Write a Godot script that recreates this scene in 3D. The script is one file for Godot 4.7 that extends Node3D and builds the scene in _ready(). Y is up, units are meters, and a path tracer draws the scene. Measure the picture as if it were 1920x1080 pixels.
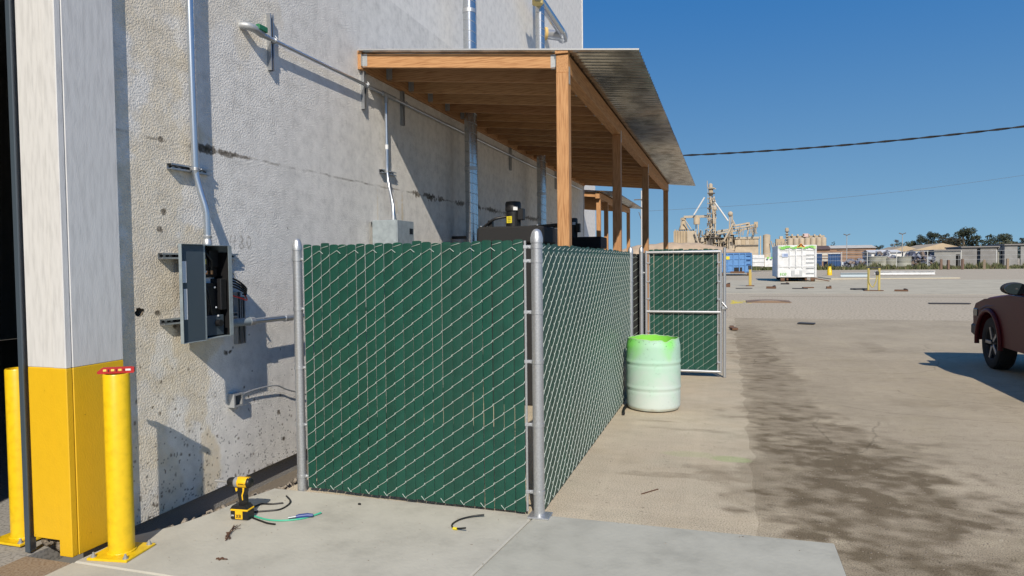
extends Node3D

const WX := -3.60            # plane of the warehouse wall
var cam: Camera3D
var M := {}
var taken := {}
var rng := RandomNumberGenerator.new()

# ---------------------------------------------------------------- mesh builder
class MB:
	var v := PackedVector3Array()
	var n := PackedVector3Array()
	var uv := PackedVector2Array()
	var c := PackedColorArray()
	var ix := PackedInt32Array()
	var tint := Color(1, 1, 1)
	var colored := false
	func pt(p: Vector3, nn: Vector3, u := Vector2.ZERO) -> int:
		v.append(p); n.append(nn); uv.append(u); c.append(tint)
		return v.size() - 1
	func tri(a: Vector3, b: Vector3, d: Vector3):     # counter-clockwise seen from outside
		var nn := (b - a).cross(d - a).normalized()
		var i := pt(a, nn); pt(b, nn); pt(d, nn)
		ix.append_array([i, i + 2, i + 1])
	func quad(a: Vector3, b: Vector3, d: Vector3, e: Vector3, us = null):
		var nn := (b - a).cross(d - a)
		if nn.length() < 1e-12: nn = (d - a).cross(e - a)
		nn = nn.normalized()
		var i := pt(a, nn, us[0] if us else Vector2.ZERO)
		pt(b, nn, us[1] if us else Vector2.ZERO); pt(d, nn, us[2] if us else Vector2.ZERO); pt(e, nn, us[3] if us else Vector2.ZERO)
		ix.append_array([i, i + 2, i + 1, i, i + 3, i + 2])
	func quad_out(a: Vector3, b: Vector3, d: Vector3, e: Vector3, o: Vector3):
		if (b - a).cross(d - a).dot((a + d) * 0.5 - o) < 0: quad(a, e, d, b)
		else: quad(a, b, d, e)
	func box(o: Vector3, s: Vector3, bv := 0.0, B := Basis()):
		var h := s * 0.5
		for a in 3:
			var b := (a + 1) % 3
			var d := (a + 2) % 3
			for sg in [-1.0, 1.0]:
				var q := []
				for w in [[-1, -1], [1, -1], [1, 1], [-1, 1]]:
					var p := Vector3()
					p[a] = sg * h[a]; p[b] = w[0] * (h[b] - bv); p[d] = w[1] * (h[d] - bv)
					q.append(o + B * p)
				quad_out(q[0], q[1], q[2], q[3], o)
			if bv > 0:
				for sb in [-1.0, 1.0]:
					for sd in [-1.0, 1.0]:
						var q := []
						for w in [[-1, 0], [1, 0], [1, 1], [-1, 1]]:
							var p := Vector3()
							p[a] = w[0] * (h[a] - bv)
							p[b] = sb * (h[b] - (bv if w[1] else 0.0)); p[d] = sd * (h[d] - (0.0 if w[1] else bv))
							q.append(o + B * p)
						quad_out(q[0], q[1], q[2], q[3], o)
		if bv > 0:
			for sx in [-1.0, 1.0]:
				for sy in [-1.0, 1.0]:
					for sz in [-1.0, 1.0]:
						var a := o + B * Vector3(sx * h.x, sy * (h.y - bv), sz * (h.z - bv))
						var b := o + B * Vector3(sx * (h.x - bv), sy * h.y, sz * (h.z - bv))
						var d := o + B * Vector3(sx * (h.x - bv), sy * (h.y - bv), sz * h.z)
						if (b - a).cross(d - a).dot(a - o) < 0: tri(a, d, b)
						else: tri(a, b, d)
	func beam(a: Vector3, b: Vector3, w: float, h: float, bv := 0.0, up := Vector3.UP):   # a bar between two points, h along up
		var z := (b - a).normalized()
		var x := up.cross(z).normalized()
		var y := z.cross(x).normalized()
		box((a + b) * 0.5, Vector3(w, h, (b - a).length()), bv, Basis(x, y, z))
	func tube(p: Array, r, sides := 8, caps := true):
		var x := Vector3.ZERO
		var first := v.size()
		for i in p.size():
			var d: Vector3 = ((p[mini(i + 1, p.size() - 1)] - p[i]).normalized() + (p[i] - p[maxi(i - 1, 0)]).normalized()).normalized()
			if x == Vector3.ZERO: x = d.cross(Vector3.UP if absf(d.y) < 0.9 else Vector3.RIGHT).normalized()
			x = (x - d * x.dot(d)).normalized()
			var y := d.cross(x)
			var rr: float = r[i] if r is Array else r
			for k in sides:
				var a := TAU * k / sides
				var e := x * cos(a) + y * sin(a)
				pt(p[i] + e * rr, e, Vector2(float(k) / sides, i))
			if i:
				for k in sides:
					var a0 := first + (i - 1) * sides + k
					var a1 := first + (i - 1) * sides + (k + 1) % sides
					ix.append_array([a0, a0 + sides, a1, a1, a0 + sides, a1 + sides])
			if caps and (i == 0 or i == p.size() - 1):
				var o: Vector3 = p[i]
				for k in sides:
					var e0 := x * cos(TAU * k / sides) + y * sin(TAU * k / sides)
					var e1 := x * cos(TAU * (k + 1) / sides) + y * sin(TAU * (k + 1) / sides)
					# caps go to a list after the rings so that the ring numbers stay regular
					if i == 0: late.append([o, o + e1 * rr, o + e0 * rr])
					else: late.append([o, o + e0 * rr, o + e1 * rr])
		for t in late: tri(t[0], t[1], t[2])
		late.clear()
	var late := []
	func cyl(a: Vector3, b: Vector3, r: float, sides := 12): tube([a, b], r, sides)
	func lathe(prof: Array, segs: int, T: Transform3D = Transform3D(), wob = null):
		var m := prof.size()
		var sn := []
		for i in m - 1:
			var d: Vector2 = prof[i + 1] - prof[i]
			sn.append(Vector2(d.y, -d.x).normalized())
		for i in m - 1:
			var n0: Vector2 = sn[i]
			var n1: Vector2 = sn[i]
			if i > 0 and n0.dot(sn[i - 1]) > 0.7: n0 = (n0 + sn[i - 1]).normalized()
			if i < m - 2 and n1.dot(sn[i + 1]) > 0.7: n1 = (n1 + sn[i + 1]).normalized()
			var base := v.size()
			for k in segs + 1:
				var a := TAU * k / segs
				var e := Vector3(cos(a), 0, sin(a))
				for j in 2:
					var q: Vector2 = prof[i + j]
					var nn: Vector2 = n0 if j == 0 else n1
					var y := q.y
					if wob: y = wob.call(a, q.y)
					pt(T * (e * q.x + Vector3(0, y, 0)), (T.basis * (e * nn.x + Vector3(0, nn.y, 0))).normalized(), Vector2(float(k) / segs, 1.0 - float(i + j) / (m - 1)))
			for k in segs:
				var a := base + k * 2
				ix.append_array([a, a + 2, a + 1, a + 1, a + 2, a + 3])
	func prism(poly: PackedVector2Array, depth: float, T: Transform3D = Transform3D()):
		if Geometry2D.is_polygon_clockwise(poly): poly.reverse()
		var t := Geometry2D.triangulate_polygon(poly)
		var hz := depth * 0.5
		var nf := (T.basis * Vector3(0, 0, 1)).normalized()
		for sg in [1.0, -1.0]:
			var i := v.size()
			for p in poly: pt(T * Vector3(p.x, p.y, hz * sg), nf * sg, p)
			for k in range(0, t.size(), 3):
				var a: Vector2 = poly[t[k]]
				var ccw := (poly[t[k + 1]] - a).cross(poly[t[k + 2]] - a) > 0
				if ccw == (sg > 0): ix.append_array([i + t[k], i + t[k + 2], i + t[k + 1]])
				else: ix.append_array([i + t[k], i + t[k + 1], i + t[k + 2]])
		for k in poly.size():
			var a := poly[k]
			var b := poly[(k + 1) % poly.size()]
			quad(T * Vector3(a.x, a.y, -hz), T * Vector3(b.x, b.y, -hz), T * Vector3(b.x, b.y, hz), T * Vector3(a.x, a.y, hz))
	func grid(nu: int, nv: int, f: Callable):     # f(u, v) -> point; seen from outside u runs right and v up
		var base := v.size()
		var e := 0.001
		for j in nv + 1:
			for i in nu + 1:
				var u := float(i) / nu
				var w := float(j) / nv
				var du: Vector3 = f.call(minf(u + e, 1), w) - f.call(maxf(u - e, 0), w)
				var dv: Vector3 = f.call(u, minf(w + e, 1)) - f.call(u, maxf(w - e, 0))
				pt(f.call(u, w), du.cross(dv).normalized(), Vector2(u, w))
		for j in nv:
			for i in nu:
				var a := base + j * (nu + 1) + i
				ix.append_array([a, a + nu + 1, a + 1, a + 1, a + nu + 1, a + nu + 2])
	func ball(o: Vector3, r: Vector3, B := Basis(), nu := 14, nv := 8):
		grid(nu, nv, func(u, w):
			var a: float = TAU * u
			var b: float = PI * (w - 0.5)
			return o + B * Vector3(r.x * cos(b) * cos(-a), r.y * sin(b), r.z * cos(b) * sin(-a)))
	func mesh(off := Vector3.ZERO) -> ArrayMesh:
		var arr := []
		arr.resize(Mesh.ARRAY_MAX)
		if off != Vector3.ZERO:
			for i in v.size(): v[i] -= off
		arr[Mesh.ARRAY_VERTEX] = v; arr[Mesh.ARRAY_NORMAL] = n; arr[Mesh.ARRAY_TEX_UV] = uv; arr[Mesh.ARRAY_TEX_UV2] = uv
		if colored: arr[Mesh.ARRAY_COLOR] = c
		arr[Mesh.ARRAY_INDEX] = ix
		var m := ArrayMesh.new()
		m.add_surface_from_arrays(Mesh.PRIMITIVE_TRIANGLES, arr)
		return m

# ---------------------------------------------------------------- nodes
func numbered(called: String) -> String:
	taken[called] = taken.get(called, -1) + 1
	return called if taken[called] == 0 else "%s_%03d" % [called, taken[called]]
func thing(called: String, label: String, category: String, at := Vector3.ZERO, group := "") -> Node3D:
	var o := Node3D.new()
	o.name = numbered(called); add_child(o); o.position = at
	return tag(o, label, category, group)
func tag(o, label: String, category: String, group := "", kind := ""):
	if label: o.set_meta("label", label)
	if category: o.set_meta("category", category)
	if group: o.set_meta("group", group)
	if kind: o.set_meta("kind", kind)
	return o
func obj(called: String, mb: MB, m: Material, parent: Node = self) -> MeshInstance3D:
	var off := Vector3.ZERO
	var p := parent
	while p is Node3D and p != self:
		off += p.position; p = p.get_parent()
	var o := MeshInstance3D.new()
	o.mesh = mb.mesh(off); o.material_override = m
	o.mesh.surface_set_material(0, m)
	o.material_override = null
	o.name = numbered(called) if parent == self else called
	parent.add_child(o, true)
	return o
func put(called: String, mesh: Mesh, m: Material, parent: Node, T: Transform3D) -> MeshInstance3D:   # a shared mesh
	var o := MeshInstance3D.new()
	o.mesh = mesh; o.set_surface_override_material(0, m); o.name = called
	parent.add_child(o, true); o.transform = T
	return o
func struct(called: String, mb: MB, m: Material) -> MeshInstance3D:
	var o := obj(called, mb, m)
	o.set_meta("kind", "structure")
	return o
func bx(o: Vector3, s: Vector3, bv := 0.0, B := Basis()) -> MB:
	var b := MB.new()
	b.box(o, s, bv, B)
	return b
func tb(p: Array, r, sides := 10) -> MB:
	var b := MB.new()
	b.tube(p, r, sides)
	return b
func bm(a: Vector3, b: Vector3, w: float, h: float, bv := 0.0, up := Vector3.UP) -> MB:
	var q := MB.new()
	q.beam(a, b, w, h, bv, up)
	return q
func curve(p: Array, steps := 6) -> Array:      # Catmull-Rom through points
	var out := []
	for i in p.size() - 1:
		var a: Vector3 = p[maxi(i - 1, 0)]
		var d: Vector3 = p[mini(i + 2, p.size() - 1)]
		for k in steps: out.append(p[i].cubic_interpolate(p[i + 1], a, d, float(k) / steps))
	out.append(p[-1])
	return out
# pixel of the photograph (1920 x 1080) -> point on a known plane
func ray(x: float, y: float) -> Vector3: return cam.basis * Vector3((x - 960) / 1300.0, (540 - y) / 1300.0, -1)
func at_z(x: float, y: float, z: float) -> Vector3:
	var d := ray(x, y)
	return cam.position + d * ((z - cam.position.z) / d.z)
func at_x(x: float, y: float, X: float) -> Vector3:
	var d := ray(x, y)
	return cam.position + d * ((X - cam.position.x) / d.x)
func floor_at(x: float, y: float, h := 0.0) -> Vector3:
	var d := ray(x, y)
	return cam.position + d * ((h - cam.position.y) / d.y)

# ---------------------------------------------------------------- materials
func lin(r: float, g: float, b: float) -> Color: return Color(r, g, b).linear_to_srgb()
func mat(c: Color, rough := 0.8, metal := 0.0, extra := {}) -> StandardMaterial3D:
	var m := StandardMaterial3D.new()
	m.albedo_color = c; m.roughness = rough; m.metallic = metal
	for k in extra: m.set(k, extra[k])
	return m
func noise(freq: float, oct := 4, sd := 1, type := FastNoiseLite.TYPE_SIMPLEX_SMOOTH) -> FastNoiseLite:
	var q := FastNoiseLite.new()
	q.frequency = freq; q.fractal_octaves = oct; q.seed = sd; q.noise_type = type
	return q
func ntex(q: FastNoiseLite, size := 512, ramp = null) -> NoiseTexture2D:
	var t := NoiseTexture2D.new()
	t.width = size; t.height = size; t.seamless = true; t.noise = q; t.seamless_blend_skirt = 0.2
	if ramp:
		var g := Gradient.new()
		g.offsets = PackedFloat32Array(ramp[0]); g.colors = PackedColorArray(ramp[1])
		t.color_ramp = g
	return t
func grey(a: float) -> Color: return Color(a, a, a)
func tri(m: StandardMaterial3D, tex: Texture2D, scale, bump: Texture2D = null, bscale := 0.3) -> StandardMaterial3D:
	m.albedo_texture = tex
	m.uv1_triplanar = true; m.uv1_world_triplanar = true
	m.uv1_scale = scale if scale is Vector3 else Vector3.ONE * scale
	m.uv1_triplanar_sharpness = 4.0
	if bump:
		m.heightmap_enabled = true; m.heightmap_texture = bump; m.heightmap_scale = bscale
	return m
func overlay(m: StandardMaterial3D, im: Image) -> StandardMaterial3D:     # a stain map laid out on uv2, multiplied in
	m.detail_enabled = true; m.detail_blend_mode = BaseMaterial3D.BLEND_MODE_MUL
	m.detail_uv_layer = BaseMaterial3D.DETAIL_UV_2
	m.detail_albedo = ImageTexture.create_from_image(im)
	m.texture_repeat = true
	return m

func make_materials():
	var grit := ntex(noise(0.09, 4, 3), 512, [[0.0, 0.3, 0.45, 0.6, 1.0], [grey(0.6), grey(0.84), grey(0.94), grey(0.985), grey(1.0)]])
	var gritb := ntex(noise(0.11, 4, 5), 512)
	var soft := ntex(noise(0.012, 5, 8), 512, [[0.0, 0.5, 1.0], [grey(0.86), grey(0.94), grey(1.0)]])
	var speck := ntex(noise(0.2, 3, 17, FastNoiseLite.TYPE_CELLULAR), 512, [[0.0, 0.25, 0.6, 1.0], [grey(0.72), grey(0.9), grey(0.97), grey(1.0)]])
	var sq := noise(0.05, 5, 21)
	sq.fractal_gain = 0.65
	var stuc := ntex(sq, 768)
	var fq := noise(0.009, 6, 9)
	fq.fractal_gain = 0.62
	var fine := ntex(fq, 512, [[0.0, 0.35, 0.5, 0.65, 1.0], [grey(0.88), grey(0.945), grey(0.965), grey(0.98), grey(1.0)]])
	M.grit = grit; M.gritb = gritb; M.soft = soft; M.speck = speck
	M.stucco = tri(mat(lin(0.875, 0.85, 0.795), 0.95, 0, {"metallic_specular": 0.25}), fine, 1.3, stuc, 0.48)
	M.stucco_far = tri(mat(lin(0.875, 0.85, 0.795), 0.95, 0, {"metallic_specular": 0.25}), fine, 1.3, stuc, 0.48)
	M.foundation = tri(mat(lin(0.34, 0.33, 0.31), 0.95), speck, 1.5, gritb, 0.5)
	M.interior = mat(lin(0.42, 0.42, 0.41), 0.9)
	M.interior_floor = tri(mat(lin(0.36, 0.35, 0.33), 0.8), grit, 0.8)
	M.concrete = tri(mat(lin(0.505, 0.49, 0.425), 0.93, 0, {"metallic_specular": 0.25}), fine, 0.45, gritb, 0.12)
	M.concrete_new = tri(mat(lin(0.455, 0.45, 0.39), 0.93, 0, {"metallic_specular": 0.25}), fine, 0.45, gritb, 0.12)
	M.rubble = tri(mat(lin(0.42, 0.36, 0.29), 0.95), speck, 3.0, gritb, 1.0)
	M.dirt = tri(mat(lin(0.25, 0.21, 0.16), 0.98), speck, 2.0, gritb, 1.0)
	M.asphalt = tri(mat(lin(0.535, 0.46, 0.345), 0.95, 0, {"metallic_specular": 0.2}), grit, 1.6, gritb, 0.35)
	M.old_concrete = tri(mat(lin(0.655, 0.57, 0.435), 0.95, 0, {"metallic_specular": 0.2}), grit, 1.6, gritb, 0.35)
	M.asphalt_far = tri(mat(lin(0.535, 0.46, 0.345), 0.95, 0, {"metallic_specular": 0.15}), grit, 0.23)
	M.pad = tri(mat(lin(0.53, 0.48, 0.365), 0.95, 0, {"metallic_specular": 0.15}), fine, 0.16)
	# painted timber of the door jamb
	var brush := ntex(noise(0.02, 4, 31), 512, [[0.0, 0.5, 1.0], [grey(0.9), grey(0.97), grey(1.0)]])
	M.white_paint = tri(mat(lin(0.66, 0.66, 0.65), 0.55), brush, Vector3(3, 0.4, 3), gritb, 0.06)
	var chips := ntex(noise(0.022, 2, 37, FastNoiseLite.TYPE_CELLULAR), 512, [[0.0, 0.014, 0.03, 0.3, 1.0], [Color(0.25, 0.18, 0.12), Color(0.45, 0.36, 0.3), grey(0.97), grey(0.985), grey(1.0)]])
	M.yellow_paint = tri(mat(lin(0.74, 0.45, 0.012), 0.5), chips, Vector3(1.3, 0.9, 1.3), gritb, 0.08)
	M.yellow_gloss = tri(mat(lin(0.83, 0.55, 0.012), 0.35), brush, 1.5)
	var wood := ntex(noise(0.035, 4, 44), 512, [[0.0, 0.4, 0.62, 1.0], [Color(0.74, 0.66, 0.58), Color(0.9, 0.86, 0.82), Color(0.97, 0.95, 0.93), Color(1, 1, 1)]])
	var fir := lin(0.53, 0.295, 0.13)
	M.wood_y = tri(mat(fir, 0.7), wood, Vector3(3.2, 0.18, 3.2))
	M.wood_x = tri(mat(fir, 0.7), wood, Vector3(0.18, 3.2, 3.2))
	M.wood_z = tri(mat(fir, 0.7), wood, Vector3(3.2, 3.2, 0.18))
	M.boards = []
	M.posts = []
	for c in [lin(0.53, 0.295, 0.13), lin(0.46, 0.25, 0.115), lin(0.56, 0.335, 0.165), lin(0.49, 0.285, 0.14)]:      # boards sawn from different logs
		var bo := tri(mat(c, 0.7), wood, Vector3(0.2, 3.4, 3.4))
		bo.uv1_offset = Vector3(c.r * 7, c.g * 11, 0)
		M.boards.append(bo)
		var po := tri(mat(c, 0.7), wood, Vector3(3.4, 0.2, 3.4))
		po.uv1_offset = Vector3(c.r * 9, c.g * 5, 0)
		M.posts.append(po)
	M.grey_wood = tri(mat(lin(0.30, 0.25, 0.19), 0.9), wood, Vector3(3, 0.3, 3))
	var zinc := ntex(noise(0.05, 3, 51, FastNoiseLite.TYPE_CELLULAR), 512, [[0.0, 1.0], [grey(0.86), grey(1.0)]])
	M.galv = tri(mat(lin(0.62, 0.64, 0.66), 0.42, 0.75), zinc, 3.0)
	M.galv_dull = tri(mat(lin(0.52, 0.54, 0.55), 0.55, 0.55), zinc, 4.0)
	M.conduit = mat(lin(0.55, 0.60, 0.66), 0.3, 0.9)
	M.duct = tri(mat(lin(0.68, 0.71, 0.74), 0.24, 0.95), zinc, 2.0)
	M.roof = tri(mat(lin(0.58, 0.60, 0.61), 0.22, 0.95), ntex(noise(0.01, 5, 61), 512, [[0.0, 0.4, 0.55, 1.0], [grey(0.70), grey(0.88), grey(0.97), grey(1.0)]]), 0.7)
	M.strut = mat(lin(0.42, 0.44, 0.46), 0.4, 0.85)
	M.wire = mat(lin(0.46, 0.53, 0.49), 0.55, 0.2)
	M.slat = []
	for k in 4: M.slat.append(tri(mat(lin(0.007, 0.063 + 0.003 * k, 0.043 + 0.002 * k), 0.45), soft, 1.3))
	M.black_slat = mat(lin(0.008, 0.010, 0.010), 0.6)
	M.panel_grey = tri(mat(lin(0.27, 0.32, 0.34), 0.5), soft, 2.0)
	M.box_grey = tri(mat(lin(0.33, 0.38, 0.40), 0.5), soft, 2.0)
	M.panel_dark = mat(lin(0.055, 0.075, 0.095), 0.4)
	M.black = mat(lin(0.010, 0.010, 0.011), 0.45)
	M.black_matt = mat(lin(0.013, 0.013, 0.014), 0.8)
	M.copper = mat(lin(0.75, 0.42, 0.22), 0.3, 0.9)
	M.red = mat(lin(0.42, 0.02, 0.02), 0.4)
	M.tag_green = mat(lin(0.02, 0.16, 0.07), 0.5)
	M.label = mat(lin(0.68, 0.70, 0.72), 0.6)
	M.label_yellow = mat(lin(0.70, 0.58, 0.03), 0.6)
	M.drill_yellow = mat(lin(0.80, 0.47, 0.01), 0.4)
	M.vial = mat(lin(0.75, 0.62, 0.15), 0.2)
	M.cable_green = mat(lin(0.06, 0.42, 0.27), 0.45)
	M.blue = mat(lin(0.03, 0.06, 0.22), 0.4)
	M.weed = mat(lin(0.10, 0.05, 0.03), 0.95)
	M.machine_grey = tri(mat(lin(0.30, 0.30, 0.30), 0.6), soft, 1.0)
	M.glass = mat(lin(0.02, 0.03, 0.035), 0.05)
	M.maroon = mat(lin(0.075, 0.009, 0.011), 0.42, 0.0, {"metallic_specular": 0.3})
	M.tyre = mat(lin(0.014, 0.014, 0.014), 0.85)
	M.rim = mat(lin(0.30, 0.30, 0.31), 0.4, 0.8)
	M.plastic_dark = mat(lin(0.03, 0.03, 0.033), 0.6)

func stamp(mask: PackedFloat32Array, w: int, h: int, cx: float, cy: float, rx: float, ry: float, s: float, q: FastNoiseLite, rough := 0.55, nx := 1.0, ny := 1.0):
	for y in range(maxi(0, int(cy - ry * 1.6)), mini(h, int(cy + ry * 1.6))):
		for x in range(maxi(0, int(cx - rx * 1.6)), mini(w, int(cx + rx * 1.6))):
			var d := Vector2((x - cx) / rx, (y - cy) / ry).length() + q.get_noise_2d(x * nx, y * ny) * rough
			if d < 1.0:
				var k := y * w + x
				mask[k] = maxf(mask[k], s * smoothstep(1.0, 0.62, d))

# ---------------------------------------------------------------- ground
func near_map() -> Image:       # stains, dust and oil of the yard, x -4..12, z -21..-3
	var w := 1024
	var h := 1152
	var mask := PackedFloat32Array(); mask.resize(w * h)
	var lightm := PackedFloat32Array(); lightm.resize(w * h)
	var greenm := PackedFloat32Array(); greenm.resize(w * h)
	var q := noise(0.022, 5, 71)
	var k := 64.0
	for s in [[0.95, -4.72, 0.62, 0.42, 1.0, 0.45], [1.15, -5.2, 0.6, 0.45, 1.0, 0.5], [0.62, -5.7, 0.62, 0.55, 0.8], [0.35, -5.2, 0.35, 0.5, 0.7], [1.0, -6.0, 0.62, 0.5, 1.0, 0.5], [1.3, -6.7, 0.7, 0.6, 0.6], [0.75, -6.9, 0.5, 0.7, 0.75], [0.55, -7.9, 0.55, 0.8, 0.8], [0.6, -9.0, 0.4, 0.8, 0.6], [0.62, -10.4, 0.42, 1.1, 0.6], [0.5, -12.4, 0.5, 1.4, 0.55], [0.45, -14.8, 0.55, 1.6, 0.6], [0.75, -4.2, 0.55, 0.35, 0.8], [1.5, -4.6, 0.5, 0.5, 0.55], [0.25, -5.55, 0.45, 0.22, 0.75], [2.2, -9.0, 0.5, 0.4, 0.25], [0.2, -17.5, 1.0, 0.7, 0.5], [2.6, -14.5, 0.3, 1.0, 0.25]]:
		stamp(mask, w, h, (s[0] + 4) * k, (s[1] + 21) * k, s[2] * k, s[3] * k, s[4], q, s[5] if s.size() > 5 else 0.8, 0.9, 1.3)
	for s in [[-0.25, -5.47, 0.55, 0.075, 0.6], [-0.62, -5.42, 0.35, 0.045, 0.45], [-0.3, -6.98, 0.5, 0.07, 0.6], [-0.7, -7.3, 0.2, 0.05, 0.55], [-0.15, -5.75, 0.2, 0.12, 0.5], [0.05, -12.9, 0.35, 0.08, 0.6], [0.1, -11.0, 0.3, 0.06, 0.45]]:
		stamp(mask, w, h, (s[0] + 4) * k, (s[1] + 21) * k, s[2] * k, s[3] * k, s[4], q, 0.8, 1.5, 1.5)
	for s in [[-0.5, -5.2, 0.7, 0.6, 0.6], [-0.6, -6.4, 0.35, 0.8, 0.8], [-0.2, -6.3, 0.4, 0.5, 0.7], [0.28, -5.72, 0.16, 0.14, 1.0], [1.0, -5.5, 0.28, 0.1, 0.5], [-0.4, -9.0, 0.6, 1.2, 0.5], [1.7, -7.2, 0.45, 0.35, 0.5], [1.2, -4.55, 0.15, 0.08, 0.8], [0.95, -4.6, 0.1, 0.06, 0.8], [2.3, -5.5, 0.8, 0.6, 0.3], [-0.5, -4.9, 0.5, 0.35, 0.5]]:
		stamp(lightm, w, h, (s[0] + 4) * k, (s[1] + 21) * k, s[2] * k, s[3] * k, s[4], q, 0.7)
	stamp(greenm, w, h, (0.05 + 4) * k, (-6.03 + 21) * k, 0.2 * k, 0.11 * k, 0.55, q, 0.6)
	stamp(greenm, w, h, (-0.35 + 4) * k, (-6.1 + 21) * k, 0.25 * k, 0.1 * k, 0.25, q, 0.6)
	# cracks wander across the strip and the asphalt; flecks of grit
	var dark_line := PackedFloat32Array(); dark_line.resize(w * h)
	var rr := RandomNumberGenerator.new(); rr.seed = 8
	for n in 22:
		var p := Vector2(rr.randf_range(3.2, 10) * k, rr.randf_range(2, 17) * k)
		var a0 := rr.randf_range(-0.35, 0.35) + (PI / 2 if n % 4 == 0 else 0.0)
		for s in int(rr.randf_range(60, 260)):
			a0 += rr.randf_range(-0.25, 0.25) * 0.6
			p += Vector2(cos(a0), sin(a0))
			if p.x > 2 and p.y > 2 and p.x < w - 2 and p.y < h - 2: dark_line[int(p.y) * w + int(p.x)] = rr.randf_range(0.15, 0.42)
	for n in 9000:
		var at := rr.randi() % (w * h)
		dark_line[at] = rr.randf_range(-0.35, 0.5)
	var q1 := noise(0.008, 5, 73)
	var q2 := noise(0.07, 3, 75)
	var q3 := noise(0.02, 4, 79)
	var path := [[0.3, -20.0, 0.5, 0.5, 0.1], [0.45, -16.5, 0.45, 0.5, 0.4], [0.5, -13.5, 0.4, 0.5, 0.5], [0.55, -10.8, 0.35, 0.45, 0.5], [0.5, -9.0, 0.3, 0.45, 0.4], [0.6, -8.0, 0.45, 0.6, 0.65], [0.8, -6.8, 0.6, 0.7, 0.75], [0.85, -6.0, 0.7, 0.85, 0.95], [0.9, -5.2, 0.8, 0.8, 1.0], [0.95, -4.6, 0.75, 0.7, 1.0], [0.95, -4.0, 0.4, 0.6, 0.8], [0.9, -3.0, 0.4, 0.4, 0.5]]
	var buf := PackedByteArray(); buf.resize(w * h * 3)
	for y in h:
		var Z := -21.0 + y / k
		var pi := 0
		while pi < path.size() - 2 and Z > path[pi + 1][1]: pi += 1
		var pf: float = clampf((Z - path[pi][1]) / (path[pi + 1][1] - path[pi][1]), 0, 1)
		var pcx: float = lerpf(path[pi][0], path[pi + 1][0], pf)
		var pwl: float = lerpf(path[pi][2], path[pi + 1][2], pf)
		var pwr: float = lerpf(path[pi][3], path[pi + 1][3], pf)
		var pst: float = lerpf(path[pi][4], path[pi + 1][4], pf)
		for x in w:
			var X := -4.0 + x / k
			var a := q1.get_noise_2d(x, y)
			var b := q2.get_noise_2d(x * 0.6, y)
			var e := q3.get_noise_2d(x, y)
			# old concrete strip by the fence against the darker, sandier asphalt beyond
			var strip := smoothstep(0.42, 0.12, X + e * 0.22)
			var c := Vector3(1.0, 0.99, 0.965)
			c *= 0.97 + 0.16 * a + 0.10 * b
			c.x += 0.03 * e * strip; c.z -= 0.04 * maxf(e, 0.0)
			var i := y * w + x
			c = c.lerp(Vector3(1.0, 0.98, 0.96), lightm[i] * 0.55)
			if absf(X - pcx) < 2.0:
				var pd := absf(X - pcx) / (pwl if X < pcx else pwr) + 0.6 * e + 0.6 * q3.get_noise_2d(x * 1.3 + 300, y * 1.6) + 0.35 * b
				mask[i] = maxf(mask[i] * 0.55, pst * smoothstep(1.05, 0.42, pd) * (1.0 + 0.4 * q.get_noise_2d(x * 2.0, y * 2.0)))
			var streak := 0.82 + 0.7 * q2.get_noise_2d(x * 0.7, y * 1.0)
			c = c.lerp(Vector3(0.36, 0.33, 0.285), clampf(mask[i] * streak * (1.1 + 0.8 * e), 0.0, 0.93))
			c = c.lerp(Vector3(0.55, 0.95, 0.4), greenm[i] * 0.7)
			c *= 1.0 - dark_line[i]
			# asphalt aggregate that shows through
			if strip < 0.5 and b > 0.38: c *= 0.88
			buf[i * 3] = clampi(int(pow(maxf(c.x, 0.0) * 0.92, 0.4545) * 255), 0, 255); buf[i * 3 + 1] = clampi(int(pow(maxf(c.y, 0.0) * 0.92, 0.4545) * 255), 0, 255); buf[i * 3 + 2] = clampi(int(pow(maxf(c.z, 0.0) * 0.92, 0.4545) * 255), 0, 255)
	return Image.create_from_data(w, h, false, Image.FORMAT_RGB8, buf)

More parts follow.
